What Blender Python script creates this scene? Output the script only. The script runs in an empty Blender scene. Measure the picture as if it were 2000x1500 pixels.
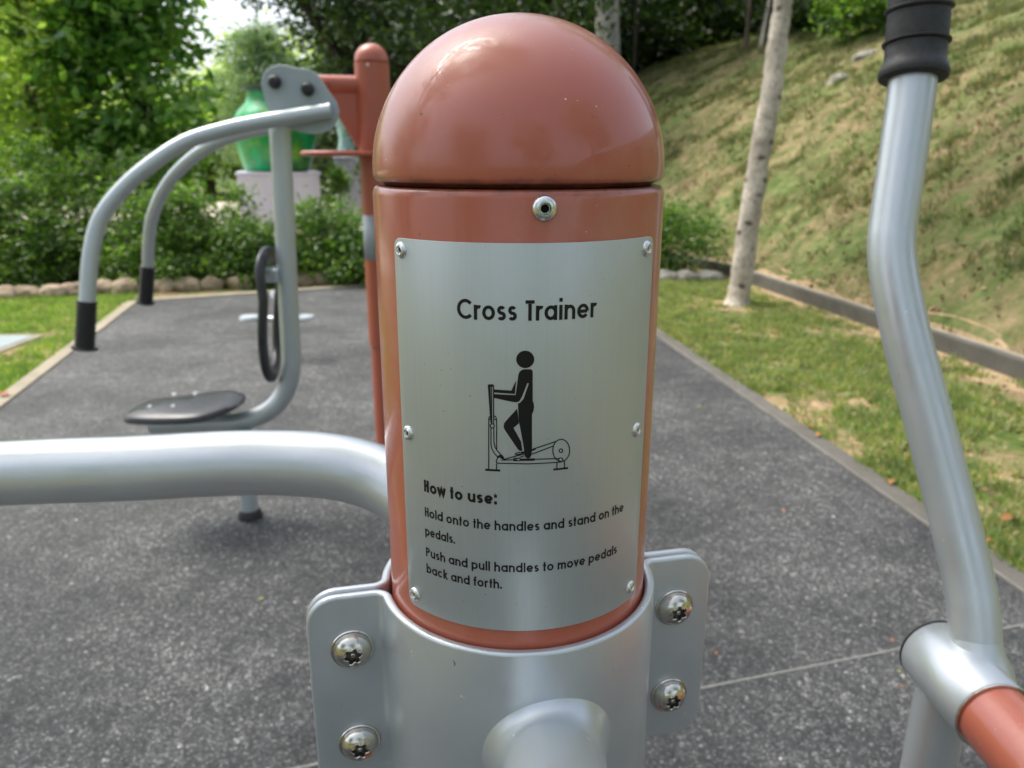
import bpy, bmesh, math, random
import numpy as np
from mathutils import Vector, Matrix, noise as mnoise

C = bpy.context.scene.collection
scene = bpy.context.scene
R_ = math.radians

# ---------------------------------------------------------------- camera
PITCH = R_(16.4); FPX = 1500.0; EYE = 1.40
cd = bpy.data.cameras.new("camera"); cam = bpy.data.objects.new("camera", cd); C.objects.link(cam)
cam.location = (0, 0, EYE); cam.rotation_euler = (R_(90) - PITCH, 0, 0)
cd.sensor_width = 36; cd.lens = 36 * FPX / 2000
cd.clip_start = 0.02; cd.clip_end = 1500
cd.dof.use_dof = True; cd.dof.focus_distance = 0.325; cd.dof.aperture_fstop = 14.5
scene.camera = cam

# ---------------------------------------------------------------- sky, sun, exposure
SUN_EL = R_(62); SUN_AZ = R_(-60)      # azimuth measured from +Y towards +X
w = bpy.data.worlds.new("World"); scene.world = w; w.use_nodes = True
nt = w.node_tree; bg = nt.nodes["Background"]
sky = nt.nodes.new("ShaderNodeTexSky"); sky.sky_type = 'NISHITA'; sky.sun_disc = False
sky.sun_elevation = SUN_EL; sky.sun_rotation = SUN_AZ
sky.air_density = 1.0; sky.dust_density = 4.5; sky.ozone_density = 1.0
hs = nt.nodes.new("ShaderNodeHueSaturation"); hs.inputs["Saturation"].default_value = .55
nt.links.new(sky.outputs[0], hs.inputs["Color"]); nt.links.new(hs.outputs[0], bg.inputs[0]); bg.inputs[1].default_value = 0.15
sl = bpy.data.lights.new("sun", 'SUN'); sl.energy = 1.5; sl.angle = R_(30); sl.color = (1, .95, .88)
so = bpy.data.objects.new("sun", sl); C.objects.link(so)
sd = Vector((math.sin(SUN_AZ) * math.cos(SUN_EL), math.cos(SUN_AZ) * math.cos(SUN_EL), math.sin(SUN_EL)))
so.rotation_euler = sd.to_track_quat('Z', 'Y').to_euler(); so.location = (0, 0, 30)
scene.view_settings.view_transform = 'Standard'; scene.view_settings.look = 'None'
scene.view_settings.exposure = 1.15; scene.view_settings.gamma = 1.0
scene.cycles.max_bounces = 8; scene.cycles.transparent_max_bounces = 8

# ---------------------------------------------------------------- small helpers
def at(px, py, Y):
    """world point that stands Y metres in front of the viewer"""
    u = (px - 1000) / FPX; v = (py - 750) / FPX
    d = Vector((u, math.cos(PITCH) - v * math.sin(PITCH), -(math.sin(PITCH) + v * math.cos(PITCH))))
    t = Y / d.y
    return Vector((d.x * t, Y, EYE + d.z * t))

def tag(o, label=None, cat=None, group=None, kind=None):
    if label: o["label"] = label
    if cat: o["category"] = cat
    if group: o["group"] = group
    if kind: o["kind"] = kind
    return o

def thing(name, label, cat, loc=(0, 0, 0), group=None):
    o = bpy.data.objects.new(name, None); C.objects.link(o); o.location = loc
    o.empty_display_size = .05
    return tag(o, label, cat, group)

def world_loc(o):
    l = Vector(o.location)
    return l

def link(name, me, mat=None, parent=None):
    """meshes are written in world space; a parent's offset is cancelled"""
    if mat is not None: me.materials.append(mat)
    o = bpy.data.objects.new(name, me); C.objects.link(o)
    if parent is not None:
        o.parent = parent
        off = Vector((0, 0, 0)); p = parent
        if p.type == 'EMPTY': off = Vector(p.location)
        o.matrix_parent_inverse = Matrix.Translation(-off)
    return o

def shade(me, ang=38):
    me.polygons.foreach_set("use_smooth", [True] * len(me.polygons))
    if ang: me.set_sharp_from_angle(angle=R_(ang))
    me.update()

def mesh(name, verts, faces, mat, parent=None, ang=38):
    me = bpy.data.meshes.new(name)
    me.from_pydata([tuple(v) for v in verts], [], faces); me.validate()
    shade(me, ang)
    return link(name, me, mat, parent)

def from_bm(name, bm, mat, parent=None, ang=38):
    me = bpy.data.meshes.new(name); bm.to_mesh(me); bm.free(); shade(me, ang)
    return link(name, me, mat, parent)

def frames(path):
    n = len(path); T = []
    for i in range(n):
        a = path[max(0, i - 1)]; b = path[min(n - 1, i + 1)]
        T.append((b - a).normalized())
    up = Vector((0, 0, 1)) if abs(T[0].z) < .9 else Vector((1, 0, 0))
    N = (up - T[0] * up.dot(T[0])).normalized(); out = []
    for i in range(n):
        N = (N - T[i] * N.dot(T[i])).normalized()
        out.append((T[i], N, T[i].cross(N)))
    return out

def tube_geo(path, r, seg=32, cap=True, V=None, F=None):
    V = [] if V is None else V; F = [] if F is None else F
    path = [Vector(p) for p in path]
    rs = r if isinstance(r, (list, tuple)) else [r] * len(path)
    base = len(V)
    for p, (t, n, b), rr in zip(path, frames(path), rs):
        for k in range(seg):
            a = 2 * math.pi * k / seg
            V.append(p + (n * math.cos(a) + b * math.sin(a)) * rr)
    for i in range(len(path) - 1):
        for k in range(seg):
            a = base + i * seg + k; b_ = base + i * seg + (k + 1) % seg
            F.append((a, b_, b_ + seg, a + seg))
    if cap:
        F.append(tuple(base + k for k in range(seg))[::-1])
        F.append(tuple(base + (len(path) - 1) * seg + k for k in range(seg)))
    return V, F

def tube(name, path, r, mat, parent=None, seg=32, cap=True, ang=38):
    V, F = tube_geo(path, r, seg, cap)
    return mesh(name, V, F, mat, parent, ang)

def catmull(P, n=10):
    P = [Vector(p) for p in P]; Q = [P[0] * 2 - P[1]] + P + [P[-1] * 2 - P[-2]]; out = []
    for i in range(1, len(Q) - 2):
        a, b, c, d = Q[i - 1:i + 3]
        for k in range(n):
            t = k / n
            out.append(.5 * ((2 * b) + (c - a) * t + (2 * a - 5 * b + 4 * c - d) * t * t + (3 * b - a - 3 * c + d) * t ** 3))
    out.append(P[-1]); return out

def fillet(P, rad, n=12):
    """straight runs joined by round bends"""
    P = [Vector(p) for p in P]; out = [P[0]]
    for i in range(1, len(P) - 1):
        a = (P[i - 1] - P[i]); b = (P[i + 1] - P[i])
        rr = rad[i - 1] if isinstance(rad, (list, tuple)) else rad
        l = min(rr, a.length * .49, b.length * .49)
        p0 = P[i] + a.normalized() * l; p2 = P[i] + b.normalized() * l
        for k in range(n + 1):
            t = k / n; out.append(p0 * (1 - t) ** 2 + P[i] * 2 * t * (1 - t) + p2 * t * t)
    out.append(P[-1]); return out

def lathe_geo(prof, org, axis, seg=48, V=None, F=None, xdir=None, rfun=None):
    V = [] if V is None else V; F = [] if F is None else F
    org = Vector(org); ax = Vector(axis).normalized()
    x = Vector(xdir) if xdir is not None else (Vector((0, 0, 1)) if abs(ax.z) < .9 else Vector((1, 0, 0)))
    x = (x - ax * x.dot(ax)).normalized(); y = ax.cross(x); base = len(V)
    for r, h in prof:
        for k in range(seg):
            a = 2 * math.pi * k / seg
            V.append(org + ax * h + (x * math.cos(a) + y * math.sin(a)) * max(r, 1e-6))
    for i in range(len(prof) - 1):
        for k in range(seg):
            a = base + i * seg + k; b = base + i * seg + (k + 1) % seg
            F.append((a, b, b + seg, a + seg))
    return V, F

def lathe(name, prof, org, axis, mat, parent=None, seg=48, ang=38):
    V, F = lathe_geo(prof, org, axis, seg)
    return mesh(name, V, F, mat, parent, ang)

def box_geo(c, s, rot=0, V=None, F=None):
    V = [] if V is None else V; F = [] if F is None else F; b = len(V)
    cr, sr = math.cos(rot), math.sin(rot)
    for dz in (-1, 1):
        for dx, dy in ((-1, -1), (1, -1), (1, 1), (-1, 1)):
            x, y = dx * s[0] / 2, dy * s[1] / 2
            V.append(Vector((c[0] + x * cr - y * sr, c[1] + x * sr + y * cr, c[2] + dz * s[2] / 2)))
    F += [(b, b + 3, b + 2, b + 1), (b + 4, b + 5, b + 6, b + 7)] + [(b + i, b + (i + 1) % 4, b + 4 + (i + 1) % 4, b + 4 + i) for i in range(4)]
    return V, F

def bevel(o, width, seg=3, ang=40):
    m = o.modifiers.new("bevel", 'BEVEL'); m.width = width; m.segments = seg
    m.limit_method = 'ANGLE'; m.angle_limit = R_(ang); m.harden_normals = False
    return o

# ---------------------------------------------------------------- materials
def mat_new(name):
    m = bpy.data.materials.new(name); m.use_nodes = True
    return m, m.node_tree, m.node_tree.nodes["Principled BSDF"]

def N(nt, typ, **kw):
    n = nt.nodes.new(typ)
    for k, v in kw.items():
        if k == 'ins':
            for kk, vv in v.items(): n.inputs[kk].default_value = vv
        else: setattr(n, k, v)
    return n

def tex_noise(nt, scale, detail=4, rough=.55, vec=None, stretch=None):
    n = N(nt, "ShaderNodeTexNoise"); n.inputs['Scale'].default_value = scale
    n.inputs['Detail'].default_value = detail; n.inputs['Roughness'].default_value = rough
    tc = N(nt, "ShaderNodeTexCoord"); src = tc.outputs['Object']
    if stretch:
        mp = N(nt, "ShaderNodeMapping"); mp.inputs['Scale'].default_value = stretch
        nt.links.new(src, mp.inputs[0]); src = mp.outputs[0]
    nt.links.new(src, n.inputs['Vector']); return n

def ramp(nt, src, stops):
    r = N(nt, "ShaderNodeValToRGB"); e = r.color_ramp.elements
    while len(e) < len(stops): e.new(.5)
    for el, (p, c) in zip(e, stops):
        el.position = p; el.color = (*c, 1) if len(c) == 3 else c
    nt.links.new(src, r.inputs[0]); return r

def mix(nt, fac, a, b, typ='MIX'):
    m = N(nt, "ShaderNodeMix", data_type='RGBA', blend_type=typ)
    if isinstance(fac, (int, float)): m.inputs[0].default_value = fac
    else: nt.links.new(fac, m.inputs[0])
    for i, s in ((6, a), (7, b)):
        if isinstance(s, tuple): m.inputs[i].default_value = (*s, 1)
        else: nt.links.new(s, m.inputs[i])
    return m.outputs[2]

def bump(nt, bs, src, strength, dist=.001):
    b = N(nt, "ShaderNodeBump"); b.inputs['Strength'].default_value = strength
    b.inputs['Distance'].default_value = dist
    nt.links.new(src, b.inputs['Height']); nt.links.new(b.outputs[0], bs.inputs['Normal'])

def paint(name, col, rough, metal=0, var=.12, vs=25, spec=.5, coat=0, bstr=.15, bscale=60, bdist=.0006, speck=0, chip=0, seam=None, scr=0):
    m, nt, bs = mat_new(name)
    n = tex_noise(nt, vs, 5)
    c = mix(nt, n.outputs['Fac'], tuple(x * (1 - var) for x in col), tuple(min(1, x * (1 + var)) for x in col))
    if speck:
        s = tex_noise(nt, 420, 2, .5)
        r = ramp(nt, s.outputs['Fac'], [(.745, (0, 0, 0)), (.765, (1, 1, 1))])
        c = mix(nt, r.outputs[0], c, (.09, .05, .035))
        s = tex_noise(nt, 300, 2, .5, stretch=(1, 1.3, 1.1))
        r = ramp(nt, s.outputs['Fac'], [(.765, (0, 0, 0)), (.78, (1, 1, 1))])
        c = mix(nt, r.outputs[0], c, (.75, .55, .45))
        d = tex_noise(nt, 16, 6, .7); r = ramp(nt, d.outputs['Fac'], [(.50, (0, 0, 0)), (.72, (.22, .22, .22))])
        c = mix(nt, r.outputs[0], c, (.46, .30, .22))          # thin dust film in patches
    if chip:
        s = tex_noise(nt, 170, 2, .5)
        r = ramp(nt, s.outputs['Fac'], [(.765, (0, 0, 0)), (.775, (1, 1, 1))]); c = mix(nt, r.outputs[0], c, (.85, .85, .84))
        s = tex_noise(nt, 130, 3, .6, stretch=(1.2, 1, 1))
        r = ramp(nt, s.outputs['Fac'], [(.74, (0, 0, 0)), (.77, (.8, .8, .8))]); c = mix(nt, r.outputs[0], c, (.10, .09, .08))
        s = tex_noise(nt, 6, 6, .7)
        r = ramp(nt, s.outputs['Fac'], [(.45, (0, 0, 0)), (.70, (.30, .30, .30))]); c = mix(nt, r.outputs[0], c, tuple(x * .62 for x in col))
    if seam is not None:                                      # grime line that gathers in the joint under the cap
        g = N(nt, "ShaderNodeNewGeometry"); sx = N(nt, "ShaderNodeSeparateXYZ"); nt.links.new(g.outputs['Position'], sx.inputs[0])
        a_ = N(nt, "ShaderNodeMath", operation='SUBTRACT'); nt.links.new(sx.outputs[2], a_.inputs[0]); a_.inputs[1].default_value = seam
        ab = N(nt, "ShaderNodeMath", operation='ABSOLUTE'); nt.links.new(a_.outputs[0], ab.inputs[0])
        wn = tex_noise(nt, 140, 5, .7); wm = N(nt, "ShaderNodeMath", operation='MULTIPLY'); nt.links.new(wn.outputs['Fac'], wm.inputs[0]); wm.inputs[1].default_value = .0075
        df = N(nt, "ShaderNodeMath", operation='SUBTRACT'); nt.links.new(wm.outputs[0], df.inputs[0]); nt.links.new(ab.outputs[0], df.inputs[1])
        r = ramp(nt, df.outputs[0], [(0, (0, 0, 0)), (.0022, (.75, .75, .75))]); c = mix(nt, r.outputs[0], c, (.05, .028, .02))
    nt.links.new(c, bs.inputs['Base Color'])
    n2 = tex_noise(nt, vs * 2.3, 6, .65)
    rr = N(nt, "ShaderNodeMapRange"); nt.links.new(n2.outputs['Fac'], rr.inputs[0])
    rr.inputs[1].default_value = .3; rr.inputs[2].default_value = .7
    rr.inputs[3].default_value = rough * .75; rr.inputs[4].default_value = rough * 1.3
    nt.links.new(rr.outputs[0], bs.inputs['Roughness'])
    bs.inputs['Metallic'].default_value = metal; bs.inputs['Specular IOR Level'].default_value = spec
    bs.inputs['Coat Weight'].default_value = coat; bs.inputs['Coat Roughness'].default_value = .06
    if coat > .5:                                             # hazy worn areas in the clear coat
        n4 = tex_noise(nt, 22, 6, .75); r4 = N(nt, "ShaderNodeMapRange"); nt.links.new(n4.outputs['Fac'], r4.inputs[0])
        r4.inputs[1].default_value = .42; r4.inputs[2].default_value = .68; r4.inputs[3].default_value = .045; r4.inputs[4].default_value = .20
        nt.links.new(r4.outputs[0], bs.inputs['Coat Roughness'])
    if bstr:
        b = tex_noise(nt, bscale, 3); src = b.outputs['Fac']
        if scr:
            v = N(nt, "ShaderNodeTexVoronoi", feature='DISTANCE_TO_EDGE'); v.inputs['Scale'].default_value = 34; v.inputs['Randomness'].default_value = 1
            tc = N(nt, "ShaderNodeTexCoord"); mp = N(nt, "ShaderNodeMapping"); mp.inputs['Scale'].default_value = (1.6, 1.6, .7); mp.inputs['Rotation'].default_value = (.5, .3, .2)
            nt.links.new(tc.outputs['Object'], mp.inputs[0]); nt.links.new(mp.outputs[0], v.inputs['Vector'])
            rs = ramp(nt, v.outputs['Distance'], [(0, (1, 1, 1)), (.012, (0, 0, 0))])
            ms = tex_noise(nt, 30, 3, .6); rm = ramp(nt, ms.outputs['Fac'], [(.60, (0, 0, 0)), (.66, (1, 1, 1))])
            pr_ = N(nt, "ShaderNodeMath", operation='MULTIPLY'); nt.links.new(rs.outputs[0], pr_.inputs[0]); nt.links.new(rm.outputs[0], pr_.inputs[1])
            k = N(nt, "ShaderNodeMath", operation='MULTIPLY'); nt.links.new(pr_.outputs[0], k.inputs[0]); k.inputs[1].default_value = -scr
            ad = N(nt, "ShaderNodeMath", operation='ADD'); nt.links.new(k.outputs[0], ad.inputs[0]); nt.links.new(src, ad.inputs[1]); src = ad.outputs[0]
        bump(nt, bs, src, bstr, bdist)
    return m

M = {}
M['terracotta'] = paint('terracotta_paint', (.43, .103, .060), .38, 0, .09, 9, .5, .6, .10, 30, .0012, speck=1, seam=1.3886, scr=.35)
M['terracotta_far'] = paint('terracotta_paint_weathered', (.42, .105, .062), .4, 0, .10, 5, .5, .2, 0)
M['silver'] = paint('silver_powder_coat', (.56, .60, .635), .38, .60, .07, 12, .5, .3, .14, 240, .0005, chip=1)
M['silver_far'] = paint('silver_paint_tubes', (.50, .55, .58), .38, .5, .08, 8, .5, .2, 0)
M['grey_plate'] = paint('grey_plate_paint', (.36, .41, .44), .45, .1, .04, 6)
M['steel'] = paint('stainless_steel', (.62, .59, .54), .17, 1, .10, 300, .5, 0, .2, 500, .0003)
M['rivet'] = paint('aluminium_rivet', (.72, .73, .74), .28, 1, .08, 300, .5, 0, .3, 600, .0003)
M['rubber'] = paint('black_rubber', (.022, .022, .024), .55, 0, .25, 90, .5, 0, .3, 500, .0005)
M['black'] = paint('black_print', (.006, .006, .007), .38, 0, 0, 10, .4, 0, 0)
M['plastic'] = paint('black_moulded_plastic', (.03, .032, .038), .33, 0, .15, 12, .5, 0, 0)
M['dark'] = paint('rivet_hole_shade', (.012, .010, .009), .8, 0, 0, 10, .1, 0, 0)  # near-black that stands for the shade down the rivet holes
M['lavender'] = paint('lavender_painted_concrete', (.68, .64, .82), .7, 0, .08, 2)
M['teal_pale'] = paint('pale_teal_paint', (.42, .62, .60), .5, 0, .1, 2)
M['charcoal'] = paint('charcoal_paint', (.04, .055, .06), .6, 0, .2, 2)
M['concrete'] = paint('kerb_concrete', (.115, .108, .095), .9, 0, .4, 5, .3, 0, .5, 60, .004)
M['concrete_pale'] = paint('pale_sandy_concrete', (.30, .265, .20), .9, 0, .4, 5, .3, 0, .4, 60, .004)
M['cover'] = paint('drain_cover_metal', (.26, .31, .33), .55, .3, .2, 6)
M['mortar'] = paint('mortar_line', (.16, .155, .14), .9, 0, .6, 7, .3, 0, .4, 200, .002)
M['joint'] = paint('joint_strip', (.24, .235, .22), .8, 0, .3, 60, .3, 0, .4, 200, .002)

def brushed():
    m, nt, bs = mat_new('brushed_aluminium')
    n = tex_noise(nt, 1.0, 6, .7, stretch=(2600, 2600, 14))
    n2 = tex_noise(nt, 1.0, 4, .6, stretch=(90, 90, 5))
    a = mix(nt, n.outputs['Fac'], (.39, .42, .43), (.62, .65, .655))
    a = mix(nt, n2.outputs['Fac'], a, (.52, .56, .57))
    s = tex_noise(nt, 600, 2, .5)
    r = ramp(nt, s.outputs['Fac'], [(.765, (0, 0, 0)), (.785, (1, 1, 1))])
    a = mix(nt, r.outputs[0], a, (.12, .12, .11))
    nt.links.new(a, bs.inputs['Base Color'])
    bs.inputs['Metallic'].default_value = .55; bs.inputs['Roughness'].default_value = .42
    bs.inputs['Anisotropic'].default_value = .35; bs.inputs['Anisotropic Rotation'].default_value = 0
    bump(nt, bs, n.outputs['Fac'], .12, .0002)
    return m
M['aluminium'] = brushed()

def rubber_floor(name, dark, light, frac):
    m, nt, bs = mat_new(name)
    tc = N(nt, "ShaderNodeTexCoord")
    v = N(nt, "ShaderNodeTexVoronoi"); v.inputs['Scale'].default_value = 225
    nt.links.new(tc.outputs['Object'], v.inputs['Vector'])
    sep = N(nt, "ShaderNodeSeparateColor"); nt.links.new(v.outputs['Color'], sep.inputs[0])
    r = ramp(nt, sep.outputs[0], [(0, tuple(x * .45 for x in dark)), (.45, dark), (1 - frac, tuple(x * 1.7 for x in dark)), (1 - frac * .5, light), (1, tuple(min(1, x * 1.9) for x in light))])
    v2 = N(nt, "ShaderNodeTexVoronoi"); v2.inputs['Scale'].default_value = 75
    nt.links.new(tc.outputs['Object'], v2.inputs['Vector'])
    sep2 = N(nt, "ShaderNodeSeparateColor"); nt.links.new(v2.outputs['Color'], sep2.inputs[0])
    r2 = ramp(nt, sep2.outputs[1], [(0, (.72, .72, .72)), (.8, (1.0, 1.0, 1.0)), (.92, (1.25, 1.25, 1.25)), (1, (2.2, 2.17, 2.1))])
    c = mix(nt, 1.0, r.outputs[0], r2.outputs[0], 'MULTIPLY')
    n = tex_noise(nt, 1.3, 6, .62); rn = ramp(nt, n.outputs['Fac'], [(.38, (.60, .61, .62)), (.62, (1.36, 1.34, 1.30))])
    c = mix(nt, 1.0, c, rn.outputs[0], 'MULTIPLY')
    n3 = tex_noise(nt, 9, 5, .7); rn3 = ramp(nt, n3.outputs['Fac'], [(.38, (.78, .78, .78)), (.62, (1.22, 1.20, 1.16))])
    c = mix(nt, 1.0, c, rn3.outputs[0], 'MULTIPLY')
    nt.links.new(c, bs.inputs['Base Color']); bs.inputs['Roughness'].default_value = .62
    bs.inputs['Specular IOR Level'].default_value = .45
    bump(nt, bs, v.outputs['Distance'], .9, .004)
    return m
M['floor'] = rubber_floor('granulate_surface', (.047, .050, .0545), (.165, .166, .166), .16)

def ground_mat(name, stops, scale, scale2, patch, bst=.6):
    m, nt, bs = mat_new(name)
    n = tex_noise(nt, scale, 8, .65); r = ramp(nt, n.outputs['Fac'], stops)
    n2 = tex_noise(nt, scale2, 6, .7); r2 = ramp(nt, n2.outputs['Fac'], [(.3, (.6, .6, .6)), (.7, (1.35, 1.35, 1.35))])
    c = mix(nt, 1.0, r.outputs[0], r2.outputs[0], 'MULTIPLY')
    nt.links.new(c, bs.inputs['Base Color']); bs.inputs['Roughness'].default_value = .95
    bs.inputs['Specular IOR Level'].default_value = .1
    bump(nt, bs, n2.outputs['Fac'], bst, .03); return m
SAND = (.46, .33, .19); DRY = (.26, .20, .11); GRN = (.10, .15, .035)
M['lawn'] = ground_mat('lawn_soil', [(.34, (.07, .10, .025)), (.44, GRN), (.53, DRY), (.64, SAND)], 1.7, 22, 0)
M['slope'] = ground_mat('slope_soil', [(.36, (.075, .10, .038)), (.45, (.14, .125, .065)), (.54, (.21, .16, .10)), (.68, (.33, .25, .165))], 3.2, 18, 0)
m_ = M['slope']; nt = m_.node_tree; bs = nt.nodes["Principled BSDF"]; src = bs.inputs['Base Color'].links[0].from_socket
g = N(nt, "ShaderNodeNewGeometry"); sx = N(nt, "ShaderNodeSeparateXYZ"); nt.links.new(g.outputs['Position'], sx.inputs[0])
mr = N(nt, "ShaderNodeMapRange"); nt.links.new(sx.outputs[1], mr.inputs[0]); mr.inputs[1].default_value = 7; mr.inputs[2].default_value = 15
wn = tex_noise(nt, .9, 4, .6); mm = N(nt, "ShaderNodeMath", operation='MULTIPLY'); nt.links.new(mr.outputs[0], mm.inputs[0]); nt.links.new(wn.outputs['Fac'], mm.inputs[1])
fn_ = tex_noise(nt, 7, 8, .75); gr_ = ramp(nt, fn_.outputs['Fac'], [(.38, (.09, .14, .04)), (.47, (.18, .19, .075)), (.55, (.27, .225, .12)), (.66, (.40, .31, .19))]).outputs[0]; pt_ = tex_noise(nt, 1.1, 5, .65); pr_ = ramp(nt, pt_.outputs['Fac'], [(.42, (.85, .85, .85)), (.56, (0, 0, 0))])
fg_ = ramp(nt, fn_.outputs['Fac'], [(.38, (.06, .11, .03)), (.50, (.11, .16, .05)), (.62, (.19, .20, .09))]).outputs[0]
dk_ = tex_noise(nt, 2.3, 5, .65); dr_ = ramp(nt, dk_.outputs['Fac'], [(.40, (.78, .76, .72)), (.60, (1.08, 1.06, 1.03))])
out_ = mix(nt, pr_.outputs[0], mix(nt, mm.outputs[0], mix(nt, .5, src, gr_), gr_), fg_)
nt.links.new(mix(nt, 1.0, out_, dr_.outputs[0], 'MULTIPLY'), bs.inputs['Base Color'])
M['sand'] = ground_mat('bare_sandy_soil', [(.3, (.28, .20, .12)), (.5, (.40, .29, .17)), (.7, (.48, .36, .23))], 6, 40, 0, .4)
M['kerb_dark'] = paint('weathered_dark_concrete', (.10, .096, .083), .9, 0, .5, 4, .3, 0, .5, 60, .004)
M['earth'] = ground_mat('far_ground', [(.3, (.05, .08, .02)), (.5, (.08, .12, .03)), (.7, (.16, .15, .07))], .2, 6, 0)
M['plaza'] = ground_mat('plaza_paving', [(.3, (.55, .48, .36)), (.6, (.66, .60, .50)), (.8, (.70, .62, .55))], .5, 3, 0, .05)

def leaf_mat(name, cols, trans=.35, rough=.42, tcol=None, spec=.5, cs=2.2):
    m, nt, bs = mat_new(name)
    g = N(nt, "ShaderNodeNewGeometry")
    n = len(cols); r = ramp(nt, g.outputs['Random Per Island'], [(i / (n - 1), c) for i, c in enumerate(cols)])
    ns = tex_noise(nt, cs, 5, .6); rn = ramp(nt, ns.outputs['Fac'], [(.36, (.62, .70, .62)), (.64, (1.35, 1.28, 1.25))])
    c = mix(nt, 1.0, r.outputs[0], rn.outputs[0], 'MULTIPLY')
    nt.links.new(c, bs.inputs['Base Color']); bs.inputs['Roughness'].default_value = rough
    bs.inputs['Specular IOR Level'].default_value = spec
    t = N(nt, "ShaderNodeBsdfTranslucent")
    tc = mix(nt, 1.0, c, tcol or (1.5, 1.7, .6), 'MULTIPLY'); nt.links.new(tc, t.inputs[0])
    ms = N(nt, "ShaderNodeMixShader"); ms.inputs[0].default_value = trans
    nt.links.new(bs.outputs[0], ms.inputs[1]); nt.links.new(t.outputs[0], ms.inputs[2])
    nt.links.new(ms.outputs[0], nt.nodes["Material Output"].inputs[0]); return m
M['leaf_bright'] = leaf_mat('bright_leaves', [(.22, .31, .09), (.30, .40, .12), (.38, .47, .17), (.47, .51, .24)], .6)
M['leaf_mid'] = leaf_mat('mid_green_leaves', [(.06, .13, .03), (.10, .19, .045), (.15, .24, .065), (.20, .28, .09)], .5)
M['leaf_big'] = leaf_mat('broad_glossy_leaves', [(.07, .17, .045), (.12, .25, .06), (.19, .33, .085), (.26, .37, .12)], .5, .3, None, .6)
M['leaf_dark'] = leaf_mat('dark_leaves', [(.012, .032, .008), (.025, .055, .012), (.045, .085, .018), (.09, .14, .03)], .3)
M['leaf_grey'] = leaf_mat('grey_green_needles', [(.12, .20, .12), (.17, .26, .15), (.22, .32, .19)], .3)
M['leaf_hedge'] = leaf_mat('hedge_leaves', [(.04, .10, .022), (.08, .16, .035), (.12, .21, .05), (.18, .25, .08)], .42, .4)
M['grass'] = leaf_mat('grass_blades', [(.09, .17, .045), (.15, .25, .07), (.22, .29, .10), (.33, .31, .15), (.44, .36, .21)], .35, .6, cs=7)
M['grass_left'] = leaf_mat('bright_grass_blades', [(.12, .22, .05), (.17, .29, .065), (.23, .33, .10), (.33, .34, .14)], .4, .6, cs=6)
M['grass_dry'] = leaf_mat('slope_grass_blades', [(.06, .11, .035), (.11, .155, .05), (.18, .165, .085), (.28, .225, .14)], .3, .7, cs=5)
M['litter'] = leaf_mat('dry_leaf_litter', [(.12, .075, .045), (.22, .14, .08), (.33, .23, .15), (.42, .32, .20)], .2, .8, (1.2, 1, .8))
M['dead_leaf'] = leaf_mat('fallen_leaf_orange', [(.42, .14, .05), (.38, .16, .07)], .2, .6, (1.2, 1, .8))
M['dead_leaf_yellow'] = leaf_mat('fallen_leaf_yellow', [(.40, .42, .10), (.42, .40, .12)], .2, .6, (1.2, 1, .8))

def bark(name, a, b, spots=True, sc=7):
    m, nt, bs = mat_new(name)
    n = tex_noise(nt, sc, 6, .65, stretch=(1, 1, .45)); r = ramp(nt, n.outputs['Fac'], [(.38, a), (.6, b)])
    c = r.outputs[0]
    if spots:
        tc = N(nt, "ShaderNodeTexCoord"); v = N(nt, "ShaderNodeTexVoronoi"); v.inputs['Scale'].default_value = 5.5
        mp = N(nt, "ShaderNodeMapping"); mp.inputs['Scale'].default_value = (1, 1, 1.35)
        nt.links.new(tc.outputs['Object'], mp.inputs[0]); nt.links.new(mp.outputs[0], v.inputs['Vector'])
        wob = tex_noise(nt, 22, 4, .7); ad = N(nt, "ShaderNodeMath", operation='MULTIPLY_ADD'); nt.links.new(wob.outputs['Fac'], ad.inputs[0]); ad.inputs[1].default_value = .30; nt.links.new(v.outputs['Distance'], ad.inputs[2])
        rs = ramp(nt, ad.outputs[0], [(.30, (.85, .85, .85)), (.40, (0, 0, 0))])
        mo = tex_noise(nt, 26, 6, .75); rm = ramp(nt, mo.outputs['Fac'], [(.50, (0, 0, 0)), (.60, (.55, .55, .55))]); c = mix(nt, rm.outputs[0], c, (.17, .14, .105))
        c = mix(nt, rs.outputs[0], c, (.06, .05, .04))
    nt.links.new(c, bs.inputs['Base Color']); bs.inputs['Roughness'].default_value = .9
    bs.inputs['Specular IOR Level'].default_value = .2
    bump(nt, bs, n.outputs['Fac'], .6, .03); return m
M['bark_pale'] = bark('pale_mottled_bark', (.40, .35, .29), (.62, .55, .47))
M['bark_grey'] = bark('grey_bark', (.24, .225, .20), (.42, .39, .36), False, 4)
M['bark_dark'] = bark('dark_bark', (.03, .025, .02), (.07, .055, .045), False, 5)
M['bark_brown'] = bark('brown_bark', (.10, .075, .055), (.2, .15, .11), False, 4)
M['stone'] = bark('edging_boulder', (.20, .16, .11), (.42, .33, .23), False, 5)
M['rock'] = bark('slope_rock', (.20, .19, .165), (.34, .32, .28), False, 6)

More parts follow.
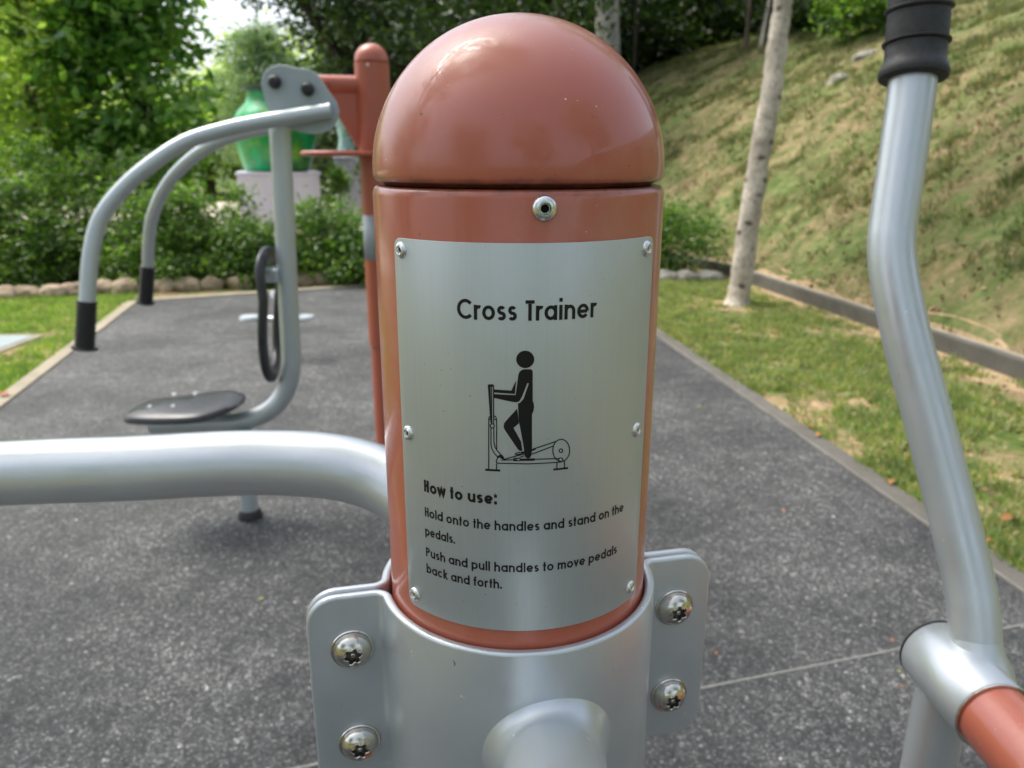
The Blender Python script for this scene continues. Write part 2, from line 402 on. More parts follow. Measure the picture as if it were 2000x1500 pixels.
# ---------------------------------------------------------------- foliage
def leaf_cloud(name, pts, size, seed, mat, parent=None, aspect=.45, jitter=.35, flat=0.0):
    rng = np.random.default_rng(seed); n = len(pts)
    d = rng.normal(size=(n, 3)); d[:, 2] = d[:, 2] * .6 - .25; d /= np.linalg.norm(d, axis=1)[:, None]
    u = rng.normal(size=(n, 3)) * (1 - flat); u[:, 2] += 1.2 * (1 + flat)
    s = np.cross(d, u); s /= np.linalg.norm(s, axis=1)[:, None] + 1e-9
    nn = np.cross(s, d)
    L = size * (1 + jitter * rng.uniform(-1, 1, n))[:, None]; W = L * aspect
    V = np.empty((n, 4, 3)); V[:, 0] = pts
    V[:, 1] = pts + d * L * .45 + s * W * .5 + nn * L * .06
    V[:, 2] = pts + d * L; V[:, 3] = pts + d * L * .45 - s * W * .5 + nn * L * .06
    me = bpy.data.meshes.new(name); me.vertices.add(n * 4); me.loops.add(n * 4); me.polygons.add(n)
    me.vertices.foreach_set("co", V.reshape(-1).astype(np.float32))
    me.loops.foreach_set("vertex_index", np.arange(n * 4, dtype=np.int32))
    me.polygons.foreach_set("loop_start", np.arange(0, n * 4, 4, dtype=np.int32))
    me.update(calc_edges=True)
    return link(name, me, mat, parent)

def crown_pts(blobs, seed, per, spread, hollow=.55):
    """blobs: (cx,cy,cz,rx,ry,rz,n clumps) -> leaf origins gathered in clumps near each blob's shell"""
    rng = np.random.default_rng(seed); out = []
    for cx, cy, cz, rx, ry, rz, nc in blobs:
        v = rng.normal(size=(nc, 3)); v /= np.linalg.norm(v, axis=1)[:, None]
        rad = rng.uniform(hollow, 1.05, nc)[:, None]
        c = v * rad * np.array([rx, ry, rz]) + np.array([cx, cy, cz])
        sp = spread * rng.uniform(.6, 1.4, nc)
        k = rng.normal(size=(nc, per, 3)) * sp[:, None, None] * np.array([1, 1, .7])
        out.append((c[:, None, :] + k).reshape(-1, 3))
    return np.concatenate(out)

def tree(name, label, base, trunk, r0, r1, blobs, leaf, mats, seed, per=40, spread=.22, size=.1, limbs=8, group=None, aspect=.45, cat='tree', lo=.45, wob=0):
    """trunk: list of offsets from base; blobs are offsets from base as well"""
    base = Vector(base); t = thing(name, label, cat, base, group)
    rnd = random.Random(seed); path = catmull([base + Vector(p) for p in trunk], 14 if wob else 8); n = len(path)
    rs = [r0 + (r1 - r0) * i / (n - 1) for i in range(n)]
    for i in range(min(4, n)): rs[i] *= 1 + .28 * (1 - i / 4) ** 2
    V, F = tube_geo(path, rs, 16)
    if wob:
        for i_, v in enumerate(V):
            c_ = path[i_ // 16]; V[i_] = c_ + (v - c_) * (1 + wob * mnoise.noise(v * 5.0) + wob * .7 * mnoise.noise(v * 13.0))
    if limbs and blobs:
        for k in range(limbs):
            i = int(n * rnd.uniform(lo, .98)); i = min(i, n - 1); b = rnd.choice(blobs)
            tgt = base + Vector((b[0] + rnd.uniform(-.7, .7) * b[3], b[1] + rnd.uniform(-.7, .7) * b[4], b[2] + rnd.uniform(-.5, .7) * b[5]))
            mid = (path[i] + tgt) / 2 + Vector((rnd.uniform(-.15, .15), rnd.uniform(-.15, .15), rnd.uniform(0, .3)))
            q = catmull([path[i], mid, tgt], 5); rr = rs[i] * .55
            tube_geo(q, [rr * (1 - .85 * j / (len(q) - 1)) for j in range(len(q))], 8, V=V, F=F)
    mesh('trunk', V, F, mats, t, 60)
    if blobs:
        bl = [(b[0] + base.x, b[1] + base.y, b[2] + base.z, *b[3:]) for b in blobs]
        leaf_cloud('crown', crown_pts(bl, seed, per, spread), size, seed + 1, leaf, t, aspect)
    return t

# ================================================================ GROUND AND SETTING
def sheet(name, pts, z, mat, kind='structure', div=0):
    o = mesh(name, [(x, y, z) for x, y in pts], [tuple(range(len(pts)))], mat, None, None)
    return tag(o, kind=kind)

KSL = -.138                                   # the surface's right edge, x as a function of y
def xr(y): return 1.187 + KSL * (y - 5.989)
def toe(y):                                   # foot of the bank
    x = 3.34 - .143 * (y - 4.816)
    if y > 9.5: x -= .20 * (y - 9.5)
    return x
tag(mesh('ground', [(-250, -120, -.012), (250, -120, -.012), (250, 400, -.012), (-250, 400, -.012)], [(0, 1, 2, 3)], M['earth'], None, None), kind='structure')
sheet('lawn', [(-14, -6), (4.9, -6), (toe(9.5) + .0, 9.5), (toe(14), 14), (-2, 11.5), (-14, 9.3)], -.004, M['lawn'])
LB = (-3.785, 7.695); LF = (-2.969, 4.231); BK = (-1.648, 8.662)
def xl(y): return LF[0] + (LB[0] - LF[0]) / (LB[1] - LF[1]) * (y - LF[1])
yb = 9.35
sheet('playground_surface', [(xl(-5), -5), (xr(-5), -5), (xr(yb), yb), BK, LB], .004, M['floor'])

def strip(name, pts, wid, h, mat, side=1, z0=-.03, bv=.006):
    """kerb: a run of bars along pts with a real height"""
    V, F = [], []
    P = [Vector((*p, 0)) for p in pts]; L_ = []
    for i in range(len(P)):
        a = P[max(0, i - 1)]; b = P[min(len(P) - 1, i + 1)]; t = (b - a).normalized()
        L_.append(Vector((-t.y, t.x, 0)) * side)
    for p, n in zip(P, L_):
        V += [p + Vector((0, 0, z0)), p + n * wid + Vector((0, 0, z0)), p + n * wid + Vector((0, 0, h)), p + Vector((0, 0, h))]
    for i in range(len(P) - 1):
        for k in range(4): F.append((i * 4 + k, i * 4 + (k + 1) % 4, (i + 1) * 4 + (k + 1) % 4, (i + 1) * 4 + k))
    F += [(3, 2, 1, 0), tuple(len(V) - 4 + k for k in range(4))]
    o = mesh(name, V, F, mat, None, 30); bm = bmesh.new(); bm.from_mesh(o.data)
    bmesh.ops.recalc_face_normals(bm, faces=bm.faces); bm.to_mesh(o.data); bm.free()
    bevel(o, bv, 2, 30); return o

ys = [-5 + .6 * i for i in range(24)]
tag(strip('kerb_right', [(xr(y), y) for y in ys], .115, .014, M['concrete'], -1), kind='structure')
tag(strip('kerb_left', [(xl(-5 + i), -5 + i) for i in range(13)] + [LB], .10, .016, M['concrete_pale'], 1), kind='structure')
tag(strip('kerb_back', [LB, BK, (xr(yb), yb)], .12, .016, M['concrete_pale'], 1), kind='structure')
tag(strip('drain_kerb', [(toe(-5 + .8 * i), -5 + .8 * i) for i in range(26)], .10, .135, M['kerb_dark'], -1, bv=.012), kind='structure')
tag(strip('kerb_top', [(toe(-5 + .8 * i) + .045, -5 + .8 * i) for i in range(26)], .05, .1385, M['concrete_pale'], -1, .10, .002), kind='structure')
tag(strip('kerb_mortar', [(xr(y) + .001, y) for y in ys], .013, .0165, M['mortar'], -1, 0, .001), kind='structure')
# joint between two poured fields of the granulate
a, b = Vector((-3.0, .80, 0)), Vector((xr(2.1) - .01, 2.115, 0))
tag(strip('surface_joint', [(a.x, a.y), (b.x, b.y)], .007, .0065, M['joint'], 1, 0, .001), kind='structure')

# the bank on the right
def bank_h(d, y):
    Hm = 4.9 + .02 * y
    h = Hm * (1 - math.exp(-max(0, d) * 1.12 / Hm))
    h += .10 * (mnoise.noise(Vector((d * .5, y * .4, 2.1)))) * min(1, d) + .05 * mnoise.noise(Vector((d * 1.7, y * 1.5, 7))) * min(1, d * 2)
    return h + .10 * min(1, d / .1)
V, F = [], []; NY, ND = 150, 70
dd = [0.0 + (i / ND) ** 1.8 * 26 for i in range(ND + 1)]; yy = [-8 + 46 * j / NY for j in range(NY + 1)]
for y in yy:
    for d in dd: V.append((toe(y) + .09 + d, y, bank_h(d, y) - (.25 if d == 0 else 0)))
for j in range(NY):
    for i in range(ND):
        a0 = j * (ND + 1) + i; F.append((a0, a0 + 1, a0 + ND + 2, a0 + ND + 1))
tag(mesh('hillside', V, F, M['slope'], None, None), kind='structure')
bpy.data.objects['hillside'].data.polygons.foreach_set("use_smooth", [True] * len(F))
V, F = [], []
for j in range(100):
    y = -2 + .17 * j; w1 = .10 + .07 * mnoise.noise(Vector((y * 1.3, 0, 1))) + .03 * mnoise.noise(Vector((y * 6, 0, 4)))
    for q in (.0, .5, 1): V.append((toe(y) + .095 + w1 * q, y, bank_h(.005 + w1 * q, y) + .010 - .012 * q))
for j in range(99):
    for q in (0, 1): F.append((j * 3 + q, j * 3 + q + 1, j * 3 + q + 4, j * 3 + q + 3))
tag(mesh('soil_margin', V, F, M['sand'], None, None), kind='structure')
V, F = [], []
for j in range(100):
    y = -2 + .17 * j; w1 = .24 + .22 * mnoise.noise(Vector((y * 1.1, 3, 1))) + .08 * mnoise.noise(Vector((y * 5, 0, 9)))
    for q in (0, 1): V.append((toe(y) + .002 - max(.04, w1) * (1 - q), y, -.0005))
for j in range(99): F.append((j * 2, j * 2 + 1, j * 2 + 3, j * 2 + 2))
tag(mesh('soil_margin', V, F, M['sand'], None, None), kind='structure')
def bank_pt(x, y): return bank_h(x - toe(y) - .09, y)

sheet('plaza', [(-30, 11.6), (-3.0, 12.2), (-3.2, 26), (-34, 26)], .004, M['plaza'])

# ---- grass blades (one mesh per lawn)
def pnoise(x, y, s, o=0):
    return np.array([mnoise.noise(Vector((a * s + o, b * s, o))) for a, b in zip(x, y)])
def blades(name, x, y, z, h, wd, seed, mat, lean=.5):
    rng = np.random.default_rng(seed); n = len(x); V = np.empty((n, 3, 3))
    a = rng.uniform(0, 2 * np.pi, n); w_ = wd * rng.uniform(.6, 1.3, n); hh = h * rng.uniform(.5, 1.3, n)
    b = rng.uniform(0, 2 * np.pi, n); ln = hh * lean * rng.uniform(0, 1.6, n)
    V[:, 0] = np.stack([x - np.cos(a) * w_ / 2, y - np.sin(a) * w_ / 2, z], 1)
    V[:, 1] = np.stack([x + np.cos(a) * w_ / 2, y + np.sin(a) * w_ / 2, z], 1)
    V[:, 2] = np.stack([x + np.cos(b) * ln, y + np.sin(b) * ln, z + hh], 1)
    me = bpy.data.meshes.new(name); me.vertices.add(n * 3); me.loops.add(n * 3); me.polygons.add(n)
    me.vertices.foreach_set("co", V.reshape(-1).astype(np.float32))
    me.loops.foreach_set("vertex_index", np.arange(n * 3, dtype=np.int32))
    me.polygons.foreach_set("loop_start", np.arange(0, n * 3, 3, dtype=np.int32)); me.update(calc_edges=True)
    return link(name, me, mat)
rng = np.random.default_rng(5)
nt_ = 15000
ty = 1.6 + 9.5 * rng.uniform(0, 1, nt_) ** 1.45; tx = np.array([toe(v) for v in ty]) - .02; lx = xr(ty) + .11
txx = lx + (tx - lx) * rng.uniform(0, 1, nt_); pn = pnoise(txx, ty, 1.5, 3) + .8 * pnoise(txx, ty, 4.5, 9)
edge = np.clip((tx - txx) / .42, 0, 1)
bald = np.exp(-((txx - 2.15) ** 2 + (ty - 7.3) ** 2) / .12) + np.exp(-((txx - 2.5) ** 2 * 2 + (ty - 3.6) ** 2) / .10)
keep = (rng.uniform(0, 1, nt_) < np.clip(.60 + pn * 1.5, .10, 1) * (.05 + .95 * edge ** 1.2)) & (rng.uniform(0, 1, nt_) > bald * 1.1)
txx, ty = txx[keep], ty[keep]; per = 24; sp = rng.uniform(.012, .045, len(ty))[:, None]; th_ = rng.uniform(.55, 1.6, len(ty))[:, None] * np.ones((1, per))
x = (txx[:, None] + rng.normal(size=(len(ty), per)) * sp).ravel(); y = (ty[:, None] + rng.normal(size=(len(ty), per)) * sp).ravel(); hh_ = (.036 * th_).ravel()
ok = x > xr(y) + .085; x, y, hh_ = x[ok], y[ok], hh_[ok]
tag(blades('grass', x, y, np.full(len(x), -.005), hh_, .010, 11, M['grass'], .8), 'short patchy lawn grass between the kerb and the bank', 'grass', kind='stuff')
n = 2600; y = 1.8 + 9 * rng.uniform(0, 1, n) ** 1.4; tx = np.array([toe(v) for v in y]) - .05; lx = xr(y) + .13; x = lx + (tx - lx) * rng.uniform(0, 1, n) ** 1.2
tag(leaf_cloud('leaf_litter', np.stack([x, y, np.full(n, .022)], 1), .028, 23, M['litter'], None, .55, .5), 'small brown leaf bits scattered through the right lawn', 'leaf litter', kind='stuff')
n = 90000
y = 3.4 + 5.7 * rng.uniform(0, 1, n) ** 1.2; x = xl(y) - .11 - 4.2 * rng.uniform(0, 1, n)
ok = (y < 8.55 + (x + 3.8) * .12) & ~((np.abs(x + 4.10) < .36) & (np.abs(y - 5.86) < .42)); x, y = x[ok], y[ok]
tag(blades('grass', x, y, np.full(len(x), -.005), .04 * (1 + .6 * pnoise(x, y, 9, 2)), .010, 12, M['grass_left']), 'bright green lawn grass left of the pale kerb', 'grass', kind='stuff')
nt_ = 17000
ty = 1.5 + 26 * rng.uniform(0, 1, nt_) ** 1.7; td = 7.5 * rng.uniform(0, 1, nt_) ** 1.15
pn = pnoise(td + 2, ty, .9, 5) + .8 * pnoise(td, ty, 2.6, 1)
ok = rng.uniform(0, 1, nt_) < np.clip(.45 + pn * 1.7, .06, 1) * np.clip(.3 + td / 2, 0, 1); ty, td = ty[ok], td[ok]
per = 26; sp = rng.uniform(.02, .08, len(ty))[:, None]
y = (ty[:, None] + rng.normal(size=(len(ty), per)) * sp).ravel(); d = np.maximum(.05, (td[:, None] + rng.normal(size=(len(ty), per)) * sp).ravel())
x = np.array([toe(v) for v in y]) + .1 + d
z = np.array([bank_h(a_, b_) for a_, b_ in zip(d, y)]) - .01
tag(blades('slope_grass', x, y, z, .085, .017, 13, M['grass_dry'], .9), 'patchy half dry grass on the sloping bank', 'grass', kind='stuff')
n = 34000
y = 1.0 + 20 * rng.uniform(0, 1, n) ** 1.5; d = 6.5 * rng.uniform(0, 1, n) ** 1.2
pn = pnoise(d + 3, y, .7, 15); ok = rng.uniform(0, 1, n) < np.clip(.55 + pn * 1.4 - .02 * y, .05, 1); y, d = y[ok], d[ok]
x = np.array([toe(v) for v in y]) + .1 + d; z = np.array([bank_h(a_, b_) for a_, b_ in zip(d, y)]) + .008
tag(leaf_cloud('leaf_litter', np.stack([x, y, z], 1), .055, 21, M['litter'], None, .6, .5), 'brown dry leaf litter strewn over the sloping bank', 'leaf litter', kind='stuff')

# ---- fallen leaves, one by one
def fallen(px, py, size, mat, label, group, z=.006):
    d = at(px, py, 1.0) - Vector((0, 0, EYE)); t = (z - EYE) / d.z; p = Vector((0, 0, EYE)) + d * t
    r = random.Random(int(px * 7 + py)); a = r.uniform(0, 6.28); V, F = [], []
    prof = [(0, 0), (.25, .20), (.55, .27), (.82, .17), (1, 0)]
    for i, (l, w_) in enumerate(prof):
        lift = .10 * math.sin(l * 3.1) + r.uniform(0, .06)
        for s in (-1, 0, 1):
            q = Vector(((l - .5), s * w_, lift + abs(s) * w_ * .5)) * size
            V.append(p + Vector((q.x * math.cos(a) - q.y * math.sin(a), q.x * math.sin(a) + q.y * math.cos(a), q.z)))
    for i in range(4):
        for s in (0, 1): F.append((i * 3 + s, i * 3 + s + 1, i * 3 + s + 4, i * 3 + s + 3))
    o = mesh('fallen_leaf', V, F, mat, None, None); return tag(o, label, 'leaf', group)
for px, py, s, k, lab in [
    (1367, 795, .028, 'y', 'yellow green fallen leaf lying alone on the rubber right of the sign post'),
    (1530, 998, .022, 'o', 'small tan fallen leaf on the rubber halfway to the right kerb'),
    (1741, 1250, .018, 'o', 'tiny orange leaf bit on the rubber just above the pale joint line'),
    (1757, 1313, .016, 'y', 'tiny yellow leaf bit just below the joint line beside the handle pivot'),
    (1761, 1342, .015, 'o', 'tiny reddish leaf bit nearest the handle pivot sleeve'),
    (1398, 1276, .014, 'o', 'tiny red leaf bit beside the right clamp flange'),
    (510, 1171, .020, 'y', 'small yellow green leaf on the rubber left of the clamp'),
    (1740, 942, .05, 'o', 'orange fallen leaf on the grass edge beside the handle tube'),
    (1970, 1016, .085, 'o', 'large orange brown leaf on the grass at the right edge'),
    (1927, 1056, .04, 'o', 'smaller orange leaf just below the large orange one'),
    (1583, 835, .05, 'o', 'red brown leaf on the grass beside the right kerb'),
    (1598, 850, .05, 'o', 'orange leaf on the grass touching the right kerb'),
    (1530, 738, .05, 'o', 'rust coloured leaf in the middle of the right lawn'),
    (1610, 815, .045, 'o', 'dark orange leaf upright in the grass near the kerb'),
    (1362, 582, .07, 'o', 'red brown leaf in the grass left of the mottled trunk'),
    (1418, 663, .05, 'o', 'orange leaf on the lawn in front of the mottled trunk'),
    (8, 771, .10, 'o', 'orange brown leaf on the pale kerb at the left edge')]:
    fallen(px, py, s, M['dead_leaf_yellow' if k == 'y' else 'dead_leaf'], lab, 'fallen leaves on the ground', .022 if py < 1100 and k == 'o' and px > 1350 and px != 1530 or px < 50 else .007)

# ---- edging boulders along the foot of the hedge
def boulder(name, p, s, seed, mat, label, cat='boulder', group=None):
    bm = bmesh.new(); bmesh.ops.create_icosphere(bm, subdivisions=4, radius=1)
    for v in bm.verts:
        k = 1 + .28 * mnoise.noise(v.co * 1.1 + Vector((seed * 3.1, 0, 0))) + .07 * mnoise.noise(v.co * 3.4 + Vector((0, seed * 1.7, 0)))
        c = v.co * k; c.z = max(c.z, -.45); v.co = Vector((c.x * s[0] + p[0], c.y * s[1] + p[1], c.z * s[2] + p[2]))
    return tag(from_bm(name, bm, mat, None, None), label, cat, group)
rnd = random.Random(3); xs_ = [8, 52, 112, 152, 200, 244, 318, 366, 418, 468, 590, 634, 690]
lab = ['at the left edge of the picture', 'large rounded one at the far left', 'left of the nearer black grip', 'small one just right of the nearer tube', 'flat one between the two curved arms',
       'grey one left of the farther grip', 'just right of the farther grip', 'third to the right of the farther grip', 'under the middle of the hedge', 'left of the backrest',
       'right of the grey column', 'tan hump between column and brown post', 'beside the distant brown post']
for i, px in enumerate(xs_):
    Y = 7.95 + .98 * px / 716.; p = at(px, 570, Y)
    boulder('edging_stone', (p.x, Y + rnd.uniform(-.02, .05), .035), (rnd.uniform(.125, .17), .12, rnd.uniform(.075, .12)), i + 1, M['stone'],
            'rounded tan edging stone at the hedge foot, ' + lab[i], 'stone', 'edging stones along the hedge')
for i, (px, py, l) in enumerate([(1302, 548, 'beside the sign post'), (1340, 550, 'middle one'), (1385, 552, 'next to the mottled trunk')]):
    p = at(px, py, 9.1); boulder('edging_stone', (p.x, 9.1, .03), (.16, .10, .10), 40 + i, M['rock'], 'low grey edging stone under the right shrub, ' + l, 'stone', 'edging stones under the right shrub')
for px, py, s, l in [(1640, 158, .24, 'pale flat rock half buried in the bank'), (1690, 110, .26, 'grey rock higher on the bank near the handle grip')]:
    # walk the ray until it meets the bank
    d = at(px, py, 1.0) - Vector((0, 0, EYE)); t = 4
    while t < 30:
        q = Vector((0, 0, EYE)) + d * t
        if q.x > toe(q.y) + .1 and q.z < bank_pt(q.x, q.y): break
        t += .05
    boulder('slope_rock', (q.x + .1, q.y + .1, q.z - .12 * s), (s, s * .8, s * .55), 60 + px, M['rock'], l, 'rock')
p0 = at(1925, 578, 5.0)
tag(tube('twig', catmull([(3.75, 5.3, bank_pt(3.75, 5.3) + .05), (4.0, 5.2, bank_pt(4.0, 5.2) + .07), (4.25, 5.3, bank_pt(4.25, 5.3) + .06), (4.5, 5.25, bank_pt(4.5, 5.25) + .08)], 6), [.012] * 19, M['bark_brown'], None, 8), 'thin fallen branch lying on the bank at the right', 'branch')

# ---- drain cover in the left lawn
dc = thing('drain_cover', 'square pale drain cover with concrete rim in the left lawn', 'drain cover', (-4.1, 5.86, 0))
V, F = box_geo((-4.1, 5.86, -.006), (.52, .60, .03)); bevel(mesh('rim', V, F, M['concrete_pale'], dc), .006)
V, F = box_geo((-4.1, 5.86, .010), (.42, .50, .010)); bevel(mesh('lid', V, F, M['cover'], dc), .003)

# ================================================================ PLANTS
# hedge: single shrubs, side by side
hd = [(-6.6, 10.1, 1.25, 1.35), (-5.55, 9.7, .95, 1.15), (-4.75, 10.2, 1.05, 1.25), (-4.1, 9.55, .75, .85), (-3.55, 10.15, .85, .95), (-2.95, 9.65, .65, .72),
      (-2.35, 10.1, .70, .80), (-1.85, 9.75, .60, .78), (-1.25, 10.2, .70, .86), (-.6, 10.2, .8, .9)]
hl = ['tallest hedge shrub at the left edge of the picture', 'dense hedge shrub behind the nearer black grip', 'hedge shrub under the broad leaved tree', 'low hedge shrub between the two curved arms',
      'hedge shrub right of the farther curved arm', 'low hedge shrub in front of the lavender plinth', 'hedge shrub just left of the grey column', 'hedge shrub right of the grey column',
      'feathery hedge shrub beside the distant brown post', 'hedge shrub hidden mostly behind the sign post']
for i, (x, y, r, h) in enumerate(hd):
    y -= .68
    b = Vector((x, y, 0)); t = thing('hedge_shrub', hl[i], 'shrub', b, 'hedge shrubs behind the edging stones')
    V, F = [], []; rr = random.Random(i)
    for k in range(7):
        a = rr.uniform(0, 6.28); tube_geo(catmull([b, b + Vector((math.cos(a) * r * .25, math.sin(a) * r * .25, h * .4)), b + Vector((math.cos(a) * r * .55, math.sin(a) * r * .5, h * .85))], 4), [.015 - .0013 * j for j in range(9)], 6, V=V, F=F)
    mesh('stem', V, F, M['bark_brown'], t, 60)
    pts = crown_pts([(x, y, h * .45, r * .85, r * .62, h * .5, 210), (x + rr.uniform(-.2, .2), y - .15, h * .25, r * .9, r * .6, h * .28, 110)] + [(x + rr.uniform(-.7, .7) * r, y + rr.uniform(-.2, .3), h * rr.uniform(.85, 1.12), .13, .13, .16, 9) for _ in range(9 if i < 4 or i > 7 else 2)], 100 + i, 24, .085, .45)
    pts[:, 2] = np.maximum(pts[:, 2], .03)
    leaf_cloud('foliage', pts, .062, 200 + i, M['leaf_hedge'] if i % 3 else M['leaf_mid'], t, .5)
p = at(1345, 470, 9.4)
t = thing('shrub', 'low dark green shrub between the sign post and the mottled trunk', 'shrub', (p.x, 9.5, 0))
V, F = tube_geo([Vector((p.x, 9.5, 0)), Vector((p.x, 9.5, .5))], .02, 6); mesh('stem', V, F, M['bark_brown'], t)
leaf_cloud('foliage', crown_pts([(p.x - .1, 9.6, .42, .62, .5, .45, 170), (p.x - .35, 9.7, .6, .4, .4, .4, 80)], 77, 26, .09, .4), .06, 78, M['leaf_hedge'], t, .45)

# broad leaved tree behind the hedge
tree('broad_leaved_tree', 'tree with large glossy dark leaves behind the hedge, left of the green vase', (-5.2, 11.4, 0),
     [(0, 0, 0), (.05, 0, 1.2), (.12, 0, 2.4), (.0, 0, 4.2)], .09, .04,
     [(-.55, 0, 1.35, .8, .6, .55, 50), (-.1, 0, 2.3, 1.1, .9, 1.35, 125), (.0, .1, 3.7, 1.0, .9, 1.0, 90), (-.75, -.1, 3.3, .8, .8, .9, 60)],
     M['leaf_big'], M['bark_dark'], 31, 34, .16, .17, 14, aspect=.52)
tree('garden_tree', 'bright light green young tree touching the left side of the broad leaved tree', (-6.5, 11.0, 0),
     [(0, 0, 0), (.05, 0, 1.2), (.0, 0, 2.6), (.1, 0, 3.6)], .05, .02,
     [(.1, 0, 2.9, .8, .6, 1.0, 60), (-.1, 0, 1.8, .6, .5, .6, 40), (.2, 0, 1.3, .7, .5, .4, 34), (.5, .1, 3.7, .7, .6, .6, 40)], M['leaf_bright'], M['bark_brown'], 36, 30, .17, .13, 10, aspect=.5)
tree('garden_tree', 'pale trunked yellow green tree at the left edge of the picture', (-7.6, 11.8, 0),
     [(-.15, 0, 0), (-.1, 0, 1.1), (-.35, 0, 2.2), (-.5, 0, 4.4)], .13, .06,
     [(-.2, 0, 3.3, 1.7, 1.3, 1.5, 85), (.7, .3, 2.2, .9, .8, .6, 60), (-1.2, .2, 1.9, .9, .8, .6, 50), (.1, -.3, 1.45, 1.5, .7, .5, 70)],
     M['leaf_bright'], M['bark_brown'], 32, 30, .24, .12, 12)
tree('garden_tree', 'small leafy tree in front of the sky, directly behind the broad leaved tree', (-9.6, 16.5, 0),
     [(0, 0, 0), (.1, 0, 2), (.2, 0, 4.5)], .14, .07, [(0, 0, 3.8, 2.4, 1.8, 1.7, 120), (-1.4, -.3, 2.0, 1.3, 1.2, 1.0, 70)],
     M['leaf_bright'], M['bark_brown'], 33, 34, .28, .15, 12)
tree('conifer', 'grey green feathery conifer behind the grey pivot plate', (-6.3, 20.5, 0),
     [(0, 0, 0), (0, 0, 3), (0, 0, 4.4)], .12, .05, [(0, 0, 2.9, 1.1, 1.1, 1.3, 170), (0, 0, 3.9, .6, .6, .6, 70), (0, 0, 1.9, 1.2, 1.2, .8, 90)],
     M['leaf_grey'], M['bark_brown'], 34, 50, .2, .16, 10, aspect=.16)
bgt = [(-23, 30, 8.6, 'leaf_bright', 'far pale green tree at the left, above the hedge'), (-17.2, 29, 8.0, 'leaf_bright', 'far tall yellow green tree left of the sky gap'),
       (-12.6, 33, 4.9, 'leaf_mid', 'far round tree just below the sky gap'), (-8.3, 31, 6.0, 'leaf_bright', 'far light green tree behind the conifer'),
       (-13.0, 27.5, 2.9, 'leaf_mid', 'round bush like tree behind the green vase'), (-28.5, 26, 6.5, 'leaf_mid', 'far leafy tree at the left picture edge'),
       (-5.0, 29, 3.3, 'leaf_mid', 'far tree seen under the beam of the brown post')]
for i, (x, y, h, m_, lb) in enumerate(bgt):
    tree('park_tree', lb, (x, y, 0), [(0, 0, 0), (.2, 0, h * .4), (0, 0, h * .9)], .2, .1,
         [(0, 0, h * .62, h * .60, h * .5, h * .40, 150), (h * .3, 0, h * .35, h * .38, h * .4, h * .28, 70), (-h * .35, -.3, h * .38, h * .4, h * .4, h * .3, 70)],
         M[m_], M['bark_brown'], 50 + i, 30, .34, .26, 10, 'park trees beyond the plaza')

# dark overhanging tree in the middle distance, with the slanting branch
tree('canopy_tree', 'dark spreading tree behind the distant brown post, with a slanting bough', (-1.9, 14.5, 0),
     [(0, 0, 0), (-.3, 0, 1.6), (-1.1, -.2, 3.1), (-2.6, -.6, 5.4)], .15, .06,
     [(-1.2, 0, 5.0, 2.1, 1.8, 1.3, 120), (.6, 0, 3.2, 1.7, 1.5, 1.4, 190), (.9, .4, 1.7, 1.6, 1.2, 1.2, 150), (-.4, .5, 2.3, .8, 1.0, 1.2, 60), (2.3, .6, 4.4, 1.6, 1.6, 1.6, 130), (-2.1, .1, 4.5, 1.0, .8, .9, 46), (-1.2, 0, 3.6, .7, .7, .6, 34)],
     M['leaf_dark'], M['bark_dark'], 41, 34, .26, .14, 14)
# wood on the bank: mass of dark trees, with the trunks one can tell apart
def on_bank(x, y): return bank_pt(x, y) if x > toe(y) + .1 else 0
fb = []
rnd = random.Random(9)
for i in range(64):
    px = 700 + 1120 * (i % 32) / 31 + rnd.uniform(-20, 20)
    Y = rnd.uniform(21, 30) if px < 1500 else rnd.uniform(17, 24)
    if px < 1100: Y = rnd.uniform(20, 27)
    x = (px - 1000) / 1500 * Y / .96; z = on_bank(x, Y)
    top = 3.0 + rnd.uniform(0, 2.5)
    fb.append((x, Y, z + (1.2 if i < 32 else 3.4), 1.6, 1.3, 1.5, 80))
    if px > 1150: fb.append((x, Y - 1.5, on_bank(x, Y - 1.5) + .7, 1.3, .9, .9, 60))
    if i >= 32 : fb.append((x + .5, Y + 1.2, z + 6.0, 1.9, 1.5, 1.7, 70))
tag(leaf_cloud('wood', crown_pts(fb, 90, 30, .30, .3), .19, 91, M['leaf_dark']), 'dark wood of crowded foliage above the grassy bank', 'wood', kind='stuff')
tr = [(1090, 'bark_brown', .15, 19, 'brown trunk in the dark wood just above the domed cap', 0), (1186, 'bark_grey', .60, 17.5, 'thick pale grey trunk in the wood, right of the domed cap', 0),
      (1456, 'bark_brown', .10, 17.5, 'thin trunk on the bank crest left of the mottled tree', -.1), (1484, 'bark_pale', .09, 17.0, 'slim leaning pale trunk on the bank crest, almost touching the mottled tree', .45), (1238, 'bark_dark', .10, 20, 'very thin dark trunk right of the thick pale grey one', 0)]
for i, (px, bk_, dia, Y, lb, ln) in enumerate(tr):
    x = (px - 1000) / 1500 * Y / 1.08; z = on_bank(x, Y)
    tree('wood_tree', lb, (x, Y, z - .1), [(0, 0, 0), (.02 + ln * .3, 0, 1.5), (-.04 + ln * .7, 0, 3.2), (.1 + ln, 0, 7)], dia / 2, dia / 3,
         [(0, 0, 7.0, 1.7, 1.5, 1.4, 60), (.5, 0, 5.6, 1.2, 1.2, .8, 30)], M['leaf_dark'], M[bk_], 70 + i, 28, .3, .2, 6, 'trunks in the wood')
